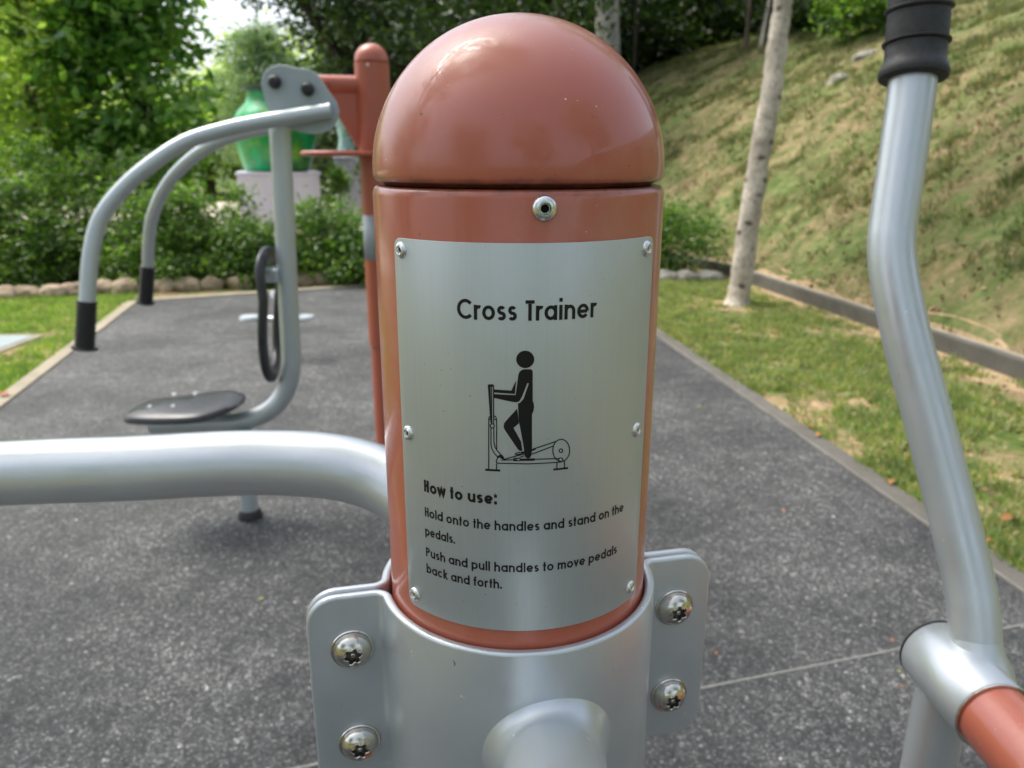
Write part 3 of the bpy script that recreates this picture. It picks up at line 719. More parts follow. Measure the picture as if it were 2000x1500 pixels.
# shrubs on the crest near the grip
p = Vector((5.9, 12.2, 0)); z = on_bank(p.x, p.y)
for i, (px, py, Y, r, lb) in enumerate([(1640, 22, 15.5, .9, 'green shrub on the bank crest left of the handle grip'), (1700, 20, 13.5, .8, 'yellowish shrub on the bank crest behind the handle grip'),
                                        (1560, 45, 18, 1.0, 'dark shrub on the bank crest right of the mottled trunk')]):
    x = (px - 1000) / 1500 * Y / 1.09; z = on_bank(x, Y)
    t = thing('crest_shrub', lb, 'shrub', (x, Y, z), 'shrubs on the bank crest')
    V, F = tube_geo([Vector((x, Y, z - .1)), Vector((x, Y, z + .7))], .03, 6); mesh('stem', V, F, M['bark_brown'], t)
    leaf_cloud('foliage', crown_pts([(x, Y, z + .55, r, r * .8, .7, 110)], 300 + i, 28, .16, .3), .12, 310 + i, M['leaf_dark' if i != 1 else 'leaf_mid'], t)

# mottled pale tree on the right lawn
tree('mottled_tree', 'pale mottled slightly leaning tree trunk standing on the right lawn', (2.23, 7.55, 0),
     [at(1441, 592, 7.55) - Vector((2.23, 7.55, .03)), at(1452, 520, 7.55) - Vector((2.23, 7.55, 0)), at(1471, 380, 7.55) - Vector((2.23, 7.55, 0)), at(1489, 280, 7.55) - Vector((2.23, 7.55, 0)), at(1506, 180, 7.55) - Vector((2.23, 7.55, 0)), at(1518, 90, 7.55) - Vector((2.23, 7.55, 0)), at(1530, 0, 7.55) - Vector((2.23, 7.55, 0)), at(1545, -160, 7.55) - Vector((2.23, 7.55, 0)), (.75, .1, 5.6)], .112, .075,
     [(.6, 0, 6.6, 2.4, 2.2, 1.1, 90), (-.8, .6, 6.0, 1.5, 1.4, .8, 40), (1.8, -1.2, 6.2, 1.5, 1.5, .8, 40)],
     M['leaf_mid'], M['bark_pale'], 43, 24, .3, .16, 9, lo=.9, wob=.16)
tree('added_tree', 'added unseen tree left of the viewer, crown placed to shade the machine', (-7.2, .6, 0), [(0, 0, 0), (.3, .1, 2.5), (1.2, .3, 4.6), (3.0, .9, 6.8)], .22, .10,  # unseen tree added so its crown keeps the sun off the dome
     [(3.9, 1.2, 8.3, 2.6, 2.6, 1.2, 150), (5.8, -.3, 8.6, 2.0, 2.0, 1.0, 70), (1.5, .6, 7.4, 2.2, 2.2, 1.2, 60)], M['leaf_mid'], M['bark_grey'], 88, 26, .34, .22, 10, 'added unseen trees around the fitness corner')
# unseen trees added around the viewer to break up reflections in paint and metal
for i, (x, y, h, lb) in enumerate([(-5.5, -6.5, 6.5, 'added unseen leafy tree behind the viewer on the left'), (1.5, -9, 7.5, 'added unseen tall tree straight behind the viewer'), (6.5, -4, 6.0, 'added unseen tree on the bank behind the viewer'), (-8.5, 1.0, 6.0, 'added tree left of the viewer outside the picture')]):
    tree('added_tree', lb, (x, y, on_bank(x, y)), [(0, 0, 0), (.2, 0, h * .35), (0, 0, h * .9)], .18, .09,
         [(0, 0, h * .75, 2.6, 2.6, 1.6, 120), (.9, .6, h * .45, 2.0, 2.0, 1.2, 70)], M['leaf_mid'], M['bark_grey'], 80 + i, 22, .34, .24, 8, 'added unseen trees around the fitness corner')

# ================================================================ SCULPTURES ON THE PLAZA
def blob_lathe(name, prof, org, mat, parent, seg=40): return lathe(name, prof, org, (0, 0, 1), mat, parent, seg, 50)
m, nt, bs = mat_new('green_mottled_glaze')
nn = tex_noise(nt, 1.6, 4, .6); r = ramp(nt, nn.outputs['Fac'], [(.40, (.0, .42, .16)), (.50, (.02, .26, .08)), (.58, (.10, .34, .05)), (.68, (.26, .48, .08))])
nt.links.new(r.outputs[0], bs.inputs['Base Color']); bs.inputs['Roughness'].default_value = .3; M['green_vase'] = m
def plinth(label, c, s, rot=0):
    t = thing('plinth', label, 'plinth', (c[0], c[1], 0))
    V, F = box_geo((c[0], c[1], s[2] / 2), s, rot); bevel(mesh('base', V, F, M['lavender'], t), .02)
    V, F = box_geo((c[0], c[1], s[2] + .03), (s[0] + .06, s[1] + .06, .06), rot); bevel(mesh('top', V, F, M['lavender'], t), .012); return s[2] + .06
Yv = 17.0; pc = at(543, 335, Yv); 
top = plinth('large square lavender plinth under the green vase', (pc.x, Yv), (1.62, 1.62, pc.z - .06), R_(17))
gv = thing('vase', 'large glossy green vase on the lavender plinth behind the hedge', 'vase', (pc.x, Yv, top))
blob_lathe('body', [(0, .0), (.62, .0), (.68, .05), (.80, .45), (.86, .80), (.83, 1.0), (.70, 1.22), (.55, 1.36), (.50, 1.50), (.50, 1.60)], (pc.x, Yv, top), M['green_vase'], gv)
blob_lathe('rim', [(.46, 1.60), (.56, 1.60), (.56, 1.68), (.44, 1.68), (.44, 1.55)], (pc.x, Yv, top), M['charcoal'], gv)
p2 = at(688, 342, 18.5)
top2 = plinth('small lavender plinth beside the distant brown post', (p2.x, 18.5), (.75, .75, p2.z + .35), R_(11))
st = thing('statue', 'pale teal slender statue on the small lavender plinth', 'statue', (p2.x - .1, 18.5, top2))
blob_lathe('body', [(0, 0), (.16, 0), (.20, .12), (.15, .4), (.22, .75), (.30, 1.0), (.20, 1.2), (.12, 1.28), (.16, 1.40), (.12, 1.52), (0, 1.56)], (p2.x - .1, 18.5, top2), M['teal_pale'], st, 24)
pr = thing('signal_box', 'dark narrow cabinet standing behind the small lavender plinth', 'cabinet', (p2.x + .35, 19.4, 0))
V, F = box_geo((p2.x + .35, 19.4, .95), (.36, .3, 1.9)); bevel(mesh('body', V, F, M['charcoal'], pr), .02)
V, F = box_geo((p2.x + .35, 19.4, 1.93), (.42, .36, .05)); bevel(mesh('lid', V, F, M['teal_pale'], pr), .01)
p3 = at(662, 345, 17.2)
t = thing('shrub', 'tiny clipped green shrub on the paving beside the small plinth', 'shrub', (p3.x, 17.2, 0))
V, F = tube_geo([Vector((p3.x, 17.2, 0)), Vector((p3.x, 17.2, .9))], .03, 6); mesh('stem', V, F, M['bark_brown'], t)
leaf_cloud('foliage', crown_pts([(p3.x, 17.2, .95, .2, .2, .32, 50)], 350, 20, .07, .2), .09, 351, M['leaf_mid'], t)

# ================================================================ SEATED PULL TRAINER (middle distance)
pt = thing('pull_trainer', 'grey and terracotta seated pull trainer with curved arms and a black seat', 'exercise machine', (-.86, 2.9, 0))
PX, PY = -.565, 3.33; TOP = 1.765
lathe('post', [(0, 0), (.063, 0), (.063, .604), (.070, .608), (.070, TOP), (.067, TOP + .001), (0, TOP + .001)], (PX, PY, 0), (0, 0, 1), M['terracotta_far'], pt)
lathe('cap', [(.0, 0.0), (.066, 0.0), (.069, .003)] + [(.069 * math.cos(R_(a)), .003 + .069 * math.sin(R_(a))) for a in range(6, 91, 7)], (PX, PY, TOP + .003), (0, 0, 1), M['terracotta_far'], pt)
lathe('rivet', [(0, .003), (.004, .003), (.006, 0)], (PX - .004, PY - .0695, TOP - .012), (0, -1, 0), M['rivet'], pt, 16)
zb = at(700, 167, PY).z; zb2 = zb
a, b = Vector((PX - .04, PY - .01, zb)), at(600, 167, 3.26)
b.z = zb
tube('beam', [a, b], .036, M['terracotta_far'], pt)
tube('hub', [Vector((b.x + .06, 3.27, zb)), Vector((b.x + .06, 2.86, zb - .03))], .03, M['terracotta_far'], pt)
# gusset below the beam
g0 = Vector((PX - .03, PY - .012, zb - .02)); V = []
gs = [g0, g0 + (b - a) * .62, g0 + (b - a) * .66 + Vector((0, 0, -.05)), g0 + (b - a) * .25 + Vector((0, 0, -.20)), g0 + Vector((0, 0, -.30))]
nrm = Vector((-(b - a).y, (b - a).x, 0)).normalized() * .012
V = [q - nrm for q in gs] + [q + nrm for q in gs]; k = len(gs)
F = [tuple(range(k))[::-1], tuple(range(k, 2 * k))] + [(i, (i + 1) % k, (i + 1) % k + k, i + k) for i in range(k)]
bevel(mesh('gusset', V, F, M['terracotta_far'], pt), .003)
# thin round shelf at eye level
c = at(655, 300, PY - .05)
lathe('shelf', [(0, 0), (.15, 0), (.16, .006), (.16, .016), (.15, .022), (0, .022)], (c.x + .02, c.y, c.z - .011), (0, 0, 1), M['terracotta_far'], pt)
# small plates on the post's left side
for z0, z1, a0_, a1_ in ((.985, 1.17, 203, 262), (1.235, 1.335, 150, 200)):
    V, F = [], []
    for i in range(9):
        th = R_(a0_ + (a1_ - a0_) * i / 8)
        for z in (z0, z1): V.append((PX + .0712 * math.cos(th), PY + .0712 * math.sin(th), z))
    for i in range(8): F.append((i * 2, i * 2 + 2, i * 2 + 3, i * 2 + 1))
    o = mesh('sign_plate', V, F, M['grey_plate'], pt); s_ = o.modifiers.new('solid', 'SOLIDIFY'); s_.thickness = .0015
# column, beam under the seat and leg
col = fillet([(-.832, 2.9, 1.52), (-.868, 2.9, .392), (-1.44, 2.9, .378)], .34, 18)
tube('column', col, .0375, M['silver_far'], pt)
lathe('end_cap', [(.0, .006), (.03, .006), (.037, 0)], (-1.44, 2.9, .378), (-1, 0, 0), M['rubber'], pt, 24)
lf = thing_leg = tube('leg', [(-1.06, 2.85, .37), (-1.06, 2.835, .03)], .034, M['silver_far'], pt)
lathe('foot', [(0, 0), (.048, 0), (.046, .02), (.037, .035), (.0, .035)], (-1.06, 2.835, .004), (0, 0, 1), M['rubber'], pt, 32)
# pivot plate
po = [(265, 520), (262, 460), (272, 420), (290, 385), (340, 345), (410, 325), (480, 335), (560, 355), (650, 365), (700, 385), (740, 420), (785, 490), (830, 560), (890, 640), (912, 720), (900, 790), (870, 845), (830, 880), (770, 905), (700, 912), (600, 897), (500, 865), (440, 845), (380, 800), (330, 740), (298, 640)]
po = [at(450 + x / 4.286, 50 + y / 4.286, 2.85) for x, y in po]
k = len(po); V = [q + Vector((0, -.006, 0)) for q in po] + [q + Vector((0, .006, 0)) for q in po]
F = [tuple(range(k))[::-1], tuple(range(k, 2 * k))] + [(i, (i + 1) % k, (i + 1) % k + k, i + k) for i in range(k)]
pp = mesh('pivot_plate', V, F, M['grey_plate'], pt); bevel(pp, .003)
for px, py in ((536, 160), (600.5, 174)):
    q = at(px, py, 2.83)
    o = lathe('bumper', [(0, .034), (.014, .032), (.021, .024), (.023, .010), (.020, 0)], (q.x, 2.844, q.z), (0, -1, 0), M['rubber'], pt, 28)
# arms
near = [(646, 216, 2.82), (600, 223, 2.81), (522, 236, 2.79), (448, 251, 2.77), (364, 277, 2.73), (291, 324, 2.69), (236, 373, 2.66), (195, 430, 2.63), (177, 500, 2.60), (170, 590, 2.57)]
NP = [at(*q) for q in near]
arm = tube('arm', catmull(NP, 8), .0262, M['silver_far'], pt)
far = [(640, 228, 2.88), (600, 236, 2.91), (530, 248, 2.95), (467, 262, 2.99), (412, 284, 3.02), (357, 325, 3.06), (320, 371, 3.09), (298, 423, 3.12), (291, 467, 3.14), (289, 520, 3.16)]
FP = [at(*q) for q in far]
arm2 = tube('arm', catmull(FP, 8), .0235, M['silver_far'], pt)
def ribbed(name, a, b, r, parent, n=11):
    a, b = Vector(a), Vector(b); Ln = (b - a).length; pr = [(r * .8, 0), (r, .001)]
    for i in range(n):
        h = Ln * .93 * (i + .15) / n; s_ = Ln * .93 / n
        pr += [(r, h), (r, h + s_ * .5), (r * .86, h + s_ * .6), (r * .86, h + s_ * .95)]
    pr += [(r * 1.24, Ln * .94), (r * 1.30, Ln * .965), (r * 1.18, Ln), (0, Ln)]
    return lathe(name, pr, a, b - a, M['rubber'], parent, 32)
ribbed('grip', NP[-1] + (NP[-1] - NP[-2]) * -.02, at(165, 683, 2.55), .0325, arm)
ribbed('grip', FP[-1], at(284, 592, 3.17), .0285, arm2)
# seat
so_ = [(-1.475, 2.76), (-1.45, 2.685), (-1.37, 2.645), (-1.22, 2.625), (-1.13, 2.635), (-1.07, 2.70), (-1.035, 2.80), (-1.04, 2.91), (-1.10, 2.985), (-1.19, 2.99), (-1.32, 2.945), (-1.42, 2.92), (-1.47, 2.86)]
so_ = catmull([Vector((x, y, 0)) for x, y in so_ + so_[:1]], 5)[:-1]
cx_, cy_ = -1.26, 2.81; V, F = [], []; k = len(so_); rings = [(0, .012), (.35, .010), (.7, .006), (.93, .004), (1, -.004), (1, -.018), (.95, -.024), (.6, -.022), (0, -.02)]
for sc_, dz in rings:
    for q in so_:
        x, y = cx_ + (q.x - cx_) * .93 * max(sc_, .001), cy_ + (q.y - cy_) * .93 * max(sc_, .001)
        V.append((x, y, .497 + dz + .022 * sc_ ** 2 * ((x - cx_) / .22) * .6 - .01 * sc_ ** 4))
for i in range(len(rings) - 1):
    for j in range(k): F.append((i * k + j, i * k + (j + 1) % k, (i + 1) * k + (j + 1) % k, (i + 1) * k + j))
seat = mesh('seat', V, F, M['plastic'], pt, 60)
for x, y in ((-1.335, 2.905), (-1.255, 2.915), (-1.36, 2.745), (-1.275, 2.75)):
    lathe('bolt', [(0, .006), (.007, .005), (.011, 0)], (x, y, .503), (0, 0, 1), M['rivet'], seat, 20)
V, F = box_geo((-1.30, 2.87, .445), (.30, .06, .05)); bevel(mesh('seat_bracket', V, F, M['silver_far'], pt), .006)
# backrest: moulded ring seen nearly edge on
bp = [(-.905, 2.77, .90), (-.915, 2.79, 1.00), (-.918, 2.85, 1.045), (-.92, 2.95, 1.045), (-.925, 3.04, 1.0), (-.935, 3.07, .90), (-.955, 3.07, .76), (-.96, 3.05, .65), (-.945, 2.97, .60), (-.93, 2.87, .595), (-.925, 2.79, .64), (-.92, 2.765, .76)]
cp = catmull([Vector(q) for q in bp + bp[:1]], 6)[:-1]; V, F = [], []; k = len(cp); cen = sum(cp, Vector()) / k
for i, q in enumerate(cp):
    t_ = (cp[(i + 1) % k] - cp[i - 1]).normalized(); o_ = Vector((1, 0, 0)); s_ = t_.cross(o_).normalized()
    for j in range(10):
        a_ = 2 * math.pi * j / 10; V.append(q + o_ * .016 * math.cos(a_) + s_ * .034 * math.sin(a_))
for i in range(k):
    for j in range(10): F.append((i * 10 + j, i * 10 + (j + 1) % 10, ((i + 1) % k) * 10 + (j + 1) % 10, ((i + 1) % k) * 10 + j))
mesh('backrest', V, F, M['plastic'], pt, 60)
V, F = box_geo((-.893, 2.9, .98), (.05, .12, .05)); bevel(mesh('backrest_bracket', V, F, M['silver_far'], pt), .004)

# ================================================================ WAIST TWISTER beyond it
wt = thing('twister', 'low waist twister with two silver foot discs seen behind the grey column', 'exercise machine', (-1.68, 5.4, 0))
q = Vector((-1.68, 5.42, 0)); tube('post', [q + Vector((0, 0, .0)), q + Vector((0, 0, .27))], .045, M['terracotta_far'], wt)
tube('cross_bar', [q + Vector((-.20, .02, .29)), q + Vector((.19, -.02, .29))], .022, M['silver_far'], wt)
tube('handle_stub', [q + Vector((0, 0, .27)), q + Vector((0, 0, .46))], .018, M['silver_far'], wt)
lathe('knob', [(0, .05), (.03, .045), (.04, .02), (.03, 0), (0, 0)], q + Vector((0, 0, .45)), (0, 0, 1), M['rivet'], wt, 24)
for dx in (-.20, .19): lathe('foot_disc', [(0, 0), (.06, 0), (.075, .012), (.065, .03), (0, .034)], q + Vector((dx, 0, .285)), (0, 0, 1), M['silver_far'], wt, 36)

# ================================================================ CROSS TRAINER (foreground)
CXP, CYP, RP = .003, .386, .070
ct = thing('cross_trainer', 'nearest machine, terracotta domed post with silver clamp and an instruction plate', 'exercise machine', (CXP, CYP, 0))
JZ = 1.3885
post = lathe('post', [(0, 0), (RP, 0), (RP, JZ - .0045), (RP - .0004, JZ - .0025), (RP - .0014, JZ - .0012), (RP - .003, JZ - .0008), (RP - .006, JZ - .0008), (RP - .007, JZ - .004), (0, JZ - .004)], (CXP, CYP, 0), (0, 0, 1), M['terracotta'], ct, 160, 50)
DR = .0695
lathe('cap', [(0, -.001), (DR - .005, -.001), (DR - .0042, .0003), (DR - .0018, .0006), (DR - .0006, .0014), (DR - .0002, .003), (DR, .005)] + [(DR * math.cos(R_(a)), .005 + (DR - .0005) * math.sin(R_(a))) for a in np.linspace(2, 90, 50)], (CXP, CYP, JZ + .0006), (0, 0, 1), M['terracotta'], ct, 160, 60)
def on_post(u, z, r=RP): # u: angle, returns point and outward direction
    n_ = Vector((math.sin(u), -math.cos(u), 0)); return Vector((CXP, CYP, z)) + n_ * r, n_
p, n_ = on_post(R_(8.3), 1.3805)
lathe('rivet', [(.0052, -.0003), (.0052, .0004), (.0048, .0011), (.0040, .0017), (.0030, .0021), (.0024, .0021), (.0022, .0016), (.0020, .0011), (.0018, .0011), (.0017, .0006), (.0017, -.0002)], p, n_, M['rivet'], ct, 48, 30)
lathe('hole_shade_disc', [(.0017, .0001), (.0008, .0002), (0, .0003)], p, n_, M['dark'], ct, 24, 30)  # dark disc painted as the shade at the bottom of the hole

# ---- flat outline -> cut into strips -> bent to shape
def bend(name, outline, us, fn, mat, parent, tri=True, ang=40):
    bm = bmesh.new(); f = bm.faces.new([bm.verts.new((x, y, 0)) for x, y in outline])
    if f.normal.z < 0 or True: f.normal_update()
    if f.normal.z < 0: f.normal_flip()
    if tri: bmesh.ops.triangulate(bm, faces=bm.faces[:])
    for u in us:
        bmesh.ops.bisect_plane(bm, geom=bm.verts[:] + bm.edges[:] + bm.faces[:], dist=1e-7, plane_co=(u, 0, 0), plane_no=(1, 0, 0))
    if not tri: pass
    for v in bm.verts: v.co = fn(v.co.x, v.co.y)
    return from_bm(name, bm, mat, parent, ang)
def rrect(x0, x1, y0, y1, r, n=8, rt=None):
    out = []
    for cx, cy, a0, rr in ((x1, y1, 0, r), (x0, y1, 90, r), (x0, y0, 180, rt or r), (x1, y0, 270, rt or r)):
        sx = -1 if cx == x1 else 1; sy = -1 if cy == y1 else 1
        for i in range(n + 1):
            a = R_(a0 + 90 * i / n); out.append((cx + sx * rr + rr * math.cos(a), cy + sy * rr + rr * math.sin(a)))
    return out
PR = .0715
def on_plate(off): return lambda u, v: Vector((CXP + (PR + off) * math.sin(u / 71.5), CYP - (PR + off) * math.cos(u / 71.5), 1.186 + v / 1000))
plate = bend('sign_plate', rrect(-62.2, 71.9, 0, 180.8, 4.5), np.arange(-61.5, 71.5, 1.2), on_plate(0), M['aluminium'], ct, False, 40)
s_ = plate.modifiers.new('solid', 'SOLIDIFY'); s_.thickness = .0011; s_.offset = -1
bevel(plate, .0003, 2, 60)
for u, v in ((-48.9 + 3.3, 1.3617), (-48.9 + 3.3, 1.2774), (-48.9 + 3.4, 1.1926), (48.9 + 3.2, 1.3617), (48.9 + 2.2, 1.2772), (48.9 + 3.4, 1.1926)):
    p, n_ = on_post(R_(u), v, PR)
    lathe('plate_rivet', [(.0036, -.0003), (.0036, .0002), (.0033, .0008), (.0026, .0013), (.0019, .0015), (.0015, .0013), (.0013, .0007), (.0011, .0006), (.0010, 0)], p, n_, M['rivet'], plate, 32, 30)
    lathe('hole_shade_disc', [(.00105, .0001), (0, .00025)], p, n_, M['dark'], plate, 20, 30)  # same dark disc, shade painted into each plate rivet

# ---- lettering made of strokes of even width
def arc(cx, cy, rx, ry, a0, a1, n=None):
    n = n or max(4, int(abs(a1 - a0) / 12))
    return [(cx + rx * math.cos(R_(a0 + (a1 - a0) * i / n)), cy + ry * math.sin(R_(a0 + (a1 - a0) * i / n))) for i in range(n + 1)]
X = .73
def glyph(ch, s):
    h = s / 2; ro = X / 2; r = ro - h; W = 2 * ro; ring = arc(ro, ro, r, r, 0, 360)
    aw = .235; ar = X - h - aw
    if ch == 'o': return [ring], W
    if ch == 'a': return [ring, [(W - h, 0), (W - h, X)]], W
    if ch == 'd': return [ring, [(W - h, 0), (W - h, 1.03)]], W
    if ch == 'b': return [ring, [(h, 0), (h, 1.03)]], W
    if ch == 'p': return [ring, [(h, -.28), (h, X)]], W
    if ch == 'c': return [arc(ro, ro, r, r, 48, 312)], W * .93
    if ch == 'e': return [arc(ro, ro, r, r, -2, 322), [(h, ro - .01), (W - h, ro - .01)]], W
    if ch in 'hn': return [[(h, 0), (h, 1.03 if ch == 'h' else X)], arc(h + aw, ar, aw, aw, 170, 0) + [(h + 2 * aw, 0)]], 2 * aw + s
    if ch == 'm': return [[(h, 0), (h, X)], arc(h + .2, X - h - .2, .2, .2, 170, 0) + [(h + .4, 0)], arc(h + .6, X - h - .2, .2, .2, 170, 0) + [(h + .8, 0)]], .8 + s
    if ch == 'u': return [[(h, X)] + arc(h + aw, h + aw, aw, aw, 180, 350), [(h + 2 * aw, 0), (h + 2 * aw, X)]], 2 * aw + s
    if ch == 'r': return [[(h, 0), (h, X)], arc(h + .2, X - h - .2, .2, .2, 172, 62)], h + .32
    if ch == 's':
        q = (X - s) / 4; cx = .155 + h; return [arc(cx, X - h - q, .145, q, 30, 270) + arc(cx, h + q, .155, q, 80, -150)], .31 + s
    if ch == 't': return [[(.17, 0), (.17, .98)], [(0, X - h), (.34, X - h)]], .34
    if ch == 'f': return [[(.15, 0), (.15, .80)] + arc(.15 + .16, .83, .16, .15, 180, 80), [(0, X - h), (.33, X - h)]], .33
    if ch == 'i': return [[(h, 0), (h, X)], [(h, .88), (h, .88 + s * 1.05)]], s
    if ch == 'l': return [[(h, 0), (h, 1.03)]], s
    if ch == 'k': return [[(h, 0), (h, 1.03)], [(h + .03, .30), (.46, X)], [(.16, .40), (.53, 0)]], .55
    if ch == 'v': return [[(.05, X), (.27, .06), (.49, X)]], .54
    if ch == 'w': return [[(.05, X), (.22, .06), (.40, X - .05), (.58, .06), (.75, X)]], .80
    if ch == 'C': return [arc(.52, .5, .52 - h, .5 - h, 42, 318)], .90
    if ch == 'T': return [[(.26, 0), (.26, 1 - s)], [(0, 1 - h), (.52, 1 - h)]], .52
    if ch == 'H': return [[(h, 0), (h, 1)], [(.56 - h, 0), (.56 - h, 1)], [(s, .53), (.56 - s, .53)]], .56
    if ch == 'P': return [[(h, 0), (h, 1)], [(h, 1 - h), (.28, 1 - h)] + arc(.28, .72, .22, .28 - h, 90, -90) + [(h, .44 + h)]], .50 + h
    if ch == '.': return [[(h, 0), (h, s * 1.15)]], s
    if ch == ':': return [[(h, 0), (h, s * 1.15)], [(h, .56), (h, .56 + s * 1.15)]], s
    return [], .26
GAP = .135
def layout(text, s):
    x = 0; out = []
    for i, ch in enumerate(text):
        g, w_ = glyph(ch, s); out += [[(x + px, py) for px, py in st] for st in g]
        x += w_ + (GAP if ch != ' ' else .10)
        if i + 1 < len(text) and ch in 'Tr' and text[i + 1] in 'aro': x -= .05
    return out, x - GAP
def ribbon(pts, wd, V, F, off):
    q = [pts[0]]
    for a, b in zip(pts, pts[1:]):
        n = max(1, int(math.hypot(b[0] - a[0], b[1] - a[1]) / 1.3))
        q += [(a[0] + (b[0] - a[0]) * k / n, a[1] + (b[1] - a[1]) * k / n) for k in range(1, n + 1)]
    closed = math.hypot(q[0][0] - q[-1][0], q[0][1] - q[-1][1]) < 1e-3 and len(q) > 3
    fn = on_plate(off); base = len(V); n = len(q)
    for i in range(n):
        a = q[i - 1] if i > 0 else (q[-2] if closed else q[0]); b = q[i + 1] if i < n - 1 else (q[1] if closed else q[-1]); c = q[i]
        d0 = Vector((c[0] - a[0], c[1] - a[1])); d1 = Vector((b[0] - c[0], b[1] - c[1]))
        if d0.length < 1e-9: d0 = d1
        if d1.length < 1e-9: d1 = d0
        d0.normalize(); d1.normalize(); t = (d0 + d1); t = t.normalized() if t.length > 1e-6 else d0
        nn_ = Vector((-t.y, t.x)); k = wd / 2 / max(.45, nn_.dot(Vector((-d0.y, d0.x))))
        V += [fn(c[0] + nn_.x * k, c[1] + nn_.y * k), fn(c[0] - nn_.x * k, c[1] - nn_.y * k)]
    for i in range(n - 1): F.append((base + 2 * i + 1, base + 2 * i + 3, base + 2 * i + 2, base + 2 * i))
CNT = [0]
def write(text, u0, width, base, cap, s):
    st, w_ = layout(text, s); sx = width / w_; V, F = [], []
    for pts in st:
        CNT[0] += 1
        ribbon([(u0 + x * sx, base + y * cap) for x, y in pts], s * (cap + sx) / 2, V, F, .00013 + (CNT[0] % 4) * .00001)
    return mesh('lettering', V, F, M['black'], plate, None)
write('Cross Trainer', -26.7, 61.0, 148.9, 8.7, .180)
write('How to use:', -47.2, 37.4, 64.9, 5.95, .225)
write('Hold onto the handles and stand on the', -47.2, 102.7, 52.2, 4.75, .182)
write('pedals.', -47.5, 17.2, 42.3, 4.75, .182)
write('Push and pull handles to move pedals', -47.4, 99.2, 31.2, 4.75, .182)
write('back and forth.', -47.4, 39.7, 22.4, 4.75, .182)
PICT_POLYS = [[(641,13224),(637,13165),(624,13107),(601,13052),(570,13002),(531,12957),(485,12919),(434,12888),(379,12866),(320,12853),(261,12849),(201,12854),(142,12869),(87,12892),(36,12923),(-10,12962),(-49,13008),(-81,13059),(-104,13114),(-118,13172),(-122,13231),(-118,13291),(-104,13349),(-81,13404),(-50,13455),(-12,13500),(34,13538),(84,13569),(139,13592),(197,13605),(257,13609),(316,13604),(375,13590),(430,13566),(481,13534),(527,13495),(566,13449),(598,13398),(622,13342),(636,13284)],[(222,12800),(483,12796),(549,12768),(580,12681),(590,11379),(635,11262),(654,11100),(629,10928),(564,10776),(576,9095),(555,8880),(488,8761),(398,8734),(307,8775),(248,8886),(201,9343),(-12,10527),(-45,11271),(43,11308),(192,11478),(413,12154),(391,12186),(351,12178),(139,11603),(34,11401),(-80,11327),(-212,11331),(-1075,11500),(-1074,11675),(-146,11654),(-30,12552),(13,12679),(113,12769)],[(-1072,11882),(-322,11854),(-204,12143),(-125,12312),(-173,11704),(-1073,11744)],[(-79,11040),(-567,10472),(-647,10352),(-666,10196),(-621,10070),(-40,9162),(23,9104),(158,9089),(93,9535),(-233,10159),(2,10377)],[(-1344,12052),(-1223,12058),(-1205,10351),(-1241,10348)],[(-1344,12052),(-1326,12089),(-1272,12101),(-1138,12108),(-1084,12092),(-1076,12038),(-1076,12001),(-1345,11988)],[(-1491,8189),(-818,8195),(-818,8098),(-1502,8090)],[(1537,8185),(2223,8189),(2235,8094),(1544,8092)],[(81,9047),(230,9074),(248,8978),(104,8950)],[(575,9167),(724,9225),(756,9146),(590,9076)],[(37,8734),(701,8730),(702,8618),(38,8623)],[(-979,8765),(-851,8892),(-751,8906),(-661,8804),(-643,8679),(-752,8694),(-843,8767),(-925,8715)]]
